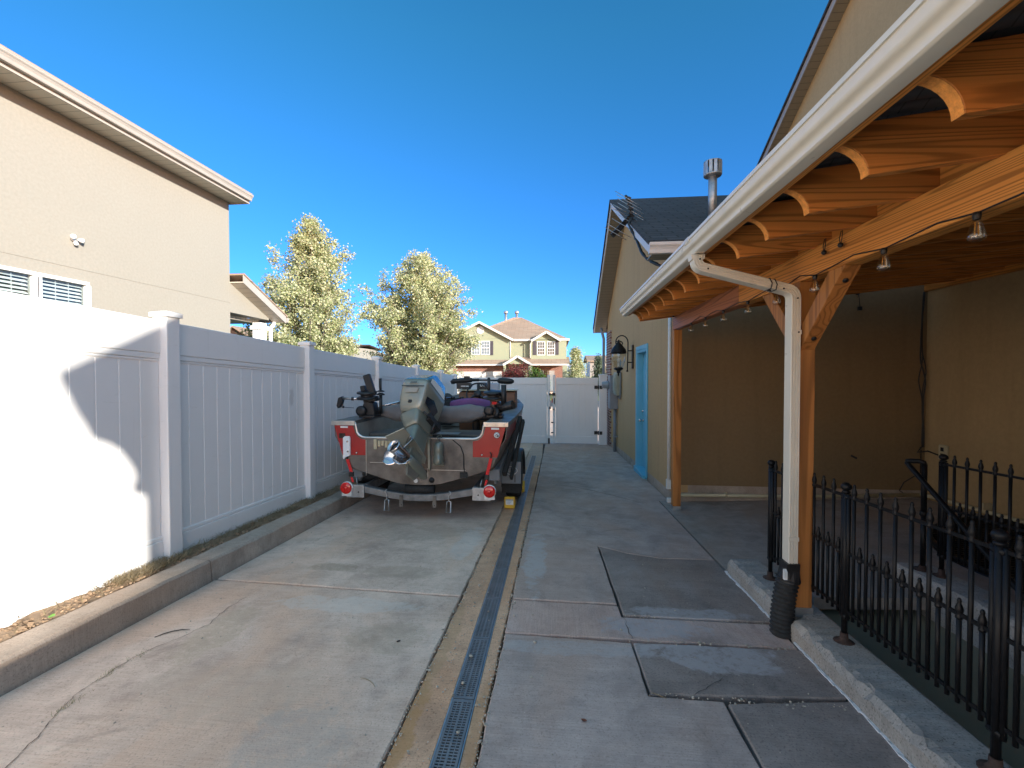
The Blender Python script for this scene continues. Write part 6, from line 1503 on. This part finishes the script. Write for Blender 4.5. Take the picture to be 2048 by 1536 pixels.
far_house(663, 706, 62, 694, 688, M['cream'], M['rust'], 'distant pale house with flat reddish roof between the two pear trees')
far_house(708, 742, 75, 716, 703, M['fascia'], M['shingle_tan'], 'distant house with low tan gable left of the rounder pear tree', 'y')
far_house(452, 488, 58, 668, 655, M['rust'], M['shingle_tan'], 'distant brown gabled roof under the cream porch', 'y')
far_house(1180, 1230, 72, 723, 711, M['fascia'], M['shingle_tan'], 'distant two tier roofed house at the right beyond the gate')
m = MB(); n = 60; L = []
for i in range(n+1):
    a = R(-75+150*i/n); d = 1900; h = 60+45*math.sin(i*.7)+30*math.sin(i*1.9+1)+18*math.sin(i*4.1)
    L.append((d*math.sin(a), d*math.cos(a), max(14, h*.55)))
vs = [(x, y, -12) for x, y, h in L]+[(x*1.02, y*1.02, h) for x, y, h in L]+[(x*1.3, y*1.3, -12) for x, y, h in L]
m.add(vs, [(i,i+1,n+2+i,n+1+i) for i in range(n)]+[(n+1+i,n+2+i,2*n+3+i,2*n+2+i) for i in range(n)], True); struct(m.build('hills', M['mountain'], fix=False))

# ================================================================== LIGHT, SKY, CAMERA
sd_ = Vector((1.0, -SA, SB)).normalized(); el = math.asin(sd_.z); az = math.atan2(sd_.x, sd_.y)
W_ = bpy.data.worlds.new('World'); SC.world = W_; W_.use_nodes = True; nt = W_.node_tree
sky = nt.nodes.new('ShaderNodeTexSky'); sky.sky_type = 'NISHITA'; sky.sun_disc = False; sky.sun_elevation = el; sky.sun_rotation = az
sky.altitude = 1400; sky.air_density = 1.0; sky.dust_density = .1; sky.ozone_density = 2.6
bg = nt.nodes['Background']; bg.inputs['Strength'].default_value = .15
hs_ = nt.nodes.new('ShaderNodeHueSaturation'); hs_.inputs['Saturation'].default_value = 1.25; hs_.inputs['Hue'].default_value = .503; nt.links.new(sky.outputs[0], hs_.inputs['Color']); 
# deep blue ahead; overhead and behind camera brightened as added fill for the shade
tc_ = nt.nodes.new('ShaderNodeTexCoord'); sx_ = nt.nodes.new('ShaderNodeSeparateXYZ'); nt.links.new(tc_.outputs['Generated'], sx_.inputs[0])
mr_ = nt.nodes.new('ShaderNodeMapRange'); mr_.interpolation_type = 'SMOOTHSTEP'; mr_.inputs['From Min'].default_value = .52; mr_.inputs['From Max'].default_value = -.25
nt.links.new(sx_.outputs['Y'], mr_.inputs['Value'])
tint = nt.nodes.new('ShaderNodeMix'); tint.data_type = 'RGBA'; nt.links.new(mr_.outputs[0], tint.inputs[0])
mz_ = nt.nodes.new('ShaderNodeMapRange'); mz_.interpolation_type = 'SMOOTHSTEP'; mz_.inputs['From Min'].default_value = .68; mz_.inputs['From Max'].default_value = .95
nt.links.new(sx_.outputs['Z'], mz_.inputs['Value'])
hz_ = nt.nodes.new('ShaderNodeMapRange'); hz_.inputs['From Min'].default_value = .02; hz_.inputs['From Max'].default_value = .60; nt.links.new(sx_.outputs['Z'], hz_.inputs['Value'])
th_ = nt.nodes.new('ShaderNodeMix'); th_.data_type = 'RGBA'; nt.links.new(hz_.outputs[0], th_.inputs[0]); th_.inputs[6].default_value = (.25, .51, 1.10, 1); th_.inputs[7].default_value = (.64, .99, .86, 1)
nt.links.new(th_.outputs[2], tint.inputs[6]); tint.inputs[7].default_value = (4.6, 2.15, 1.4, 1)
tz_ = nt.nodes.new('ShaderNodeMix'); tz_.data_type = 'RGBA'; nt.links.new(mz_.outputs[0], tz_.inputs[0]); nt.links.new(tint.outputs[2], tz_.inputs[6]); tz_.inputs[7].default_value = (13.0, 4.5, 2.0, 1)
mu_ = nt.nodes.new('ShaderNodeMix'); mu_.data_type = 'RGBA'; mu_.blend_type = 'MULTIPLY'; mu_.inputs[0].default_value = 1
nt.links.new(hs_.outputs[0], mu_.inputs[6]); nt.links.new(tz_.outputs[2], mu_.inputs[7]); nt.links.new(mu_.outputs[2], bg.inputs['Color'])
ld = bpy.data.lights.new('sun', 'SUN'); ld.energy = 4.9; ld.angle = R(.53); ld.color = (1, .94, .84)
lo_ = bpy.data.objects.new('sun', ld); COL.objects.link(lo_); lo_.rotation_euler = sd_.to_track_quat('Z', 'Y').to_euler(); lo_.location = (8,-8,8)
cd = bpy.data.cameras.new('camera'); co = bpy.data.objects.new('camera', cd); COL.objects.link(co)
cd.sensor_width = 36; cd.lens = 900/2048*36; cd.clip_end = 6000; cd.clip_start = .05
co.location = _C; co.rotation_euler = (R(90)-_pit, 0, _yaw); SC.camera = co
vs_ = SC.view_settings; vs_.view_transform = 'Standard'; vs_.look = 'None'; vs_.exposure = 1.0; vs_.gamma = 1
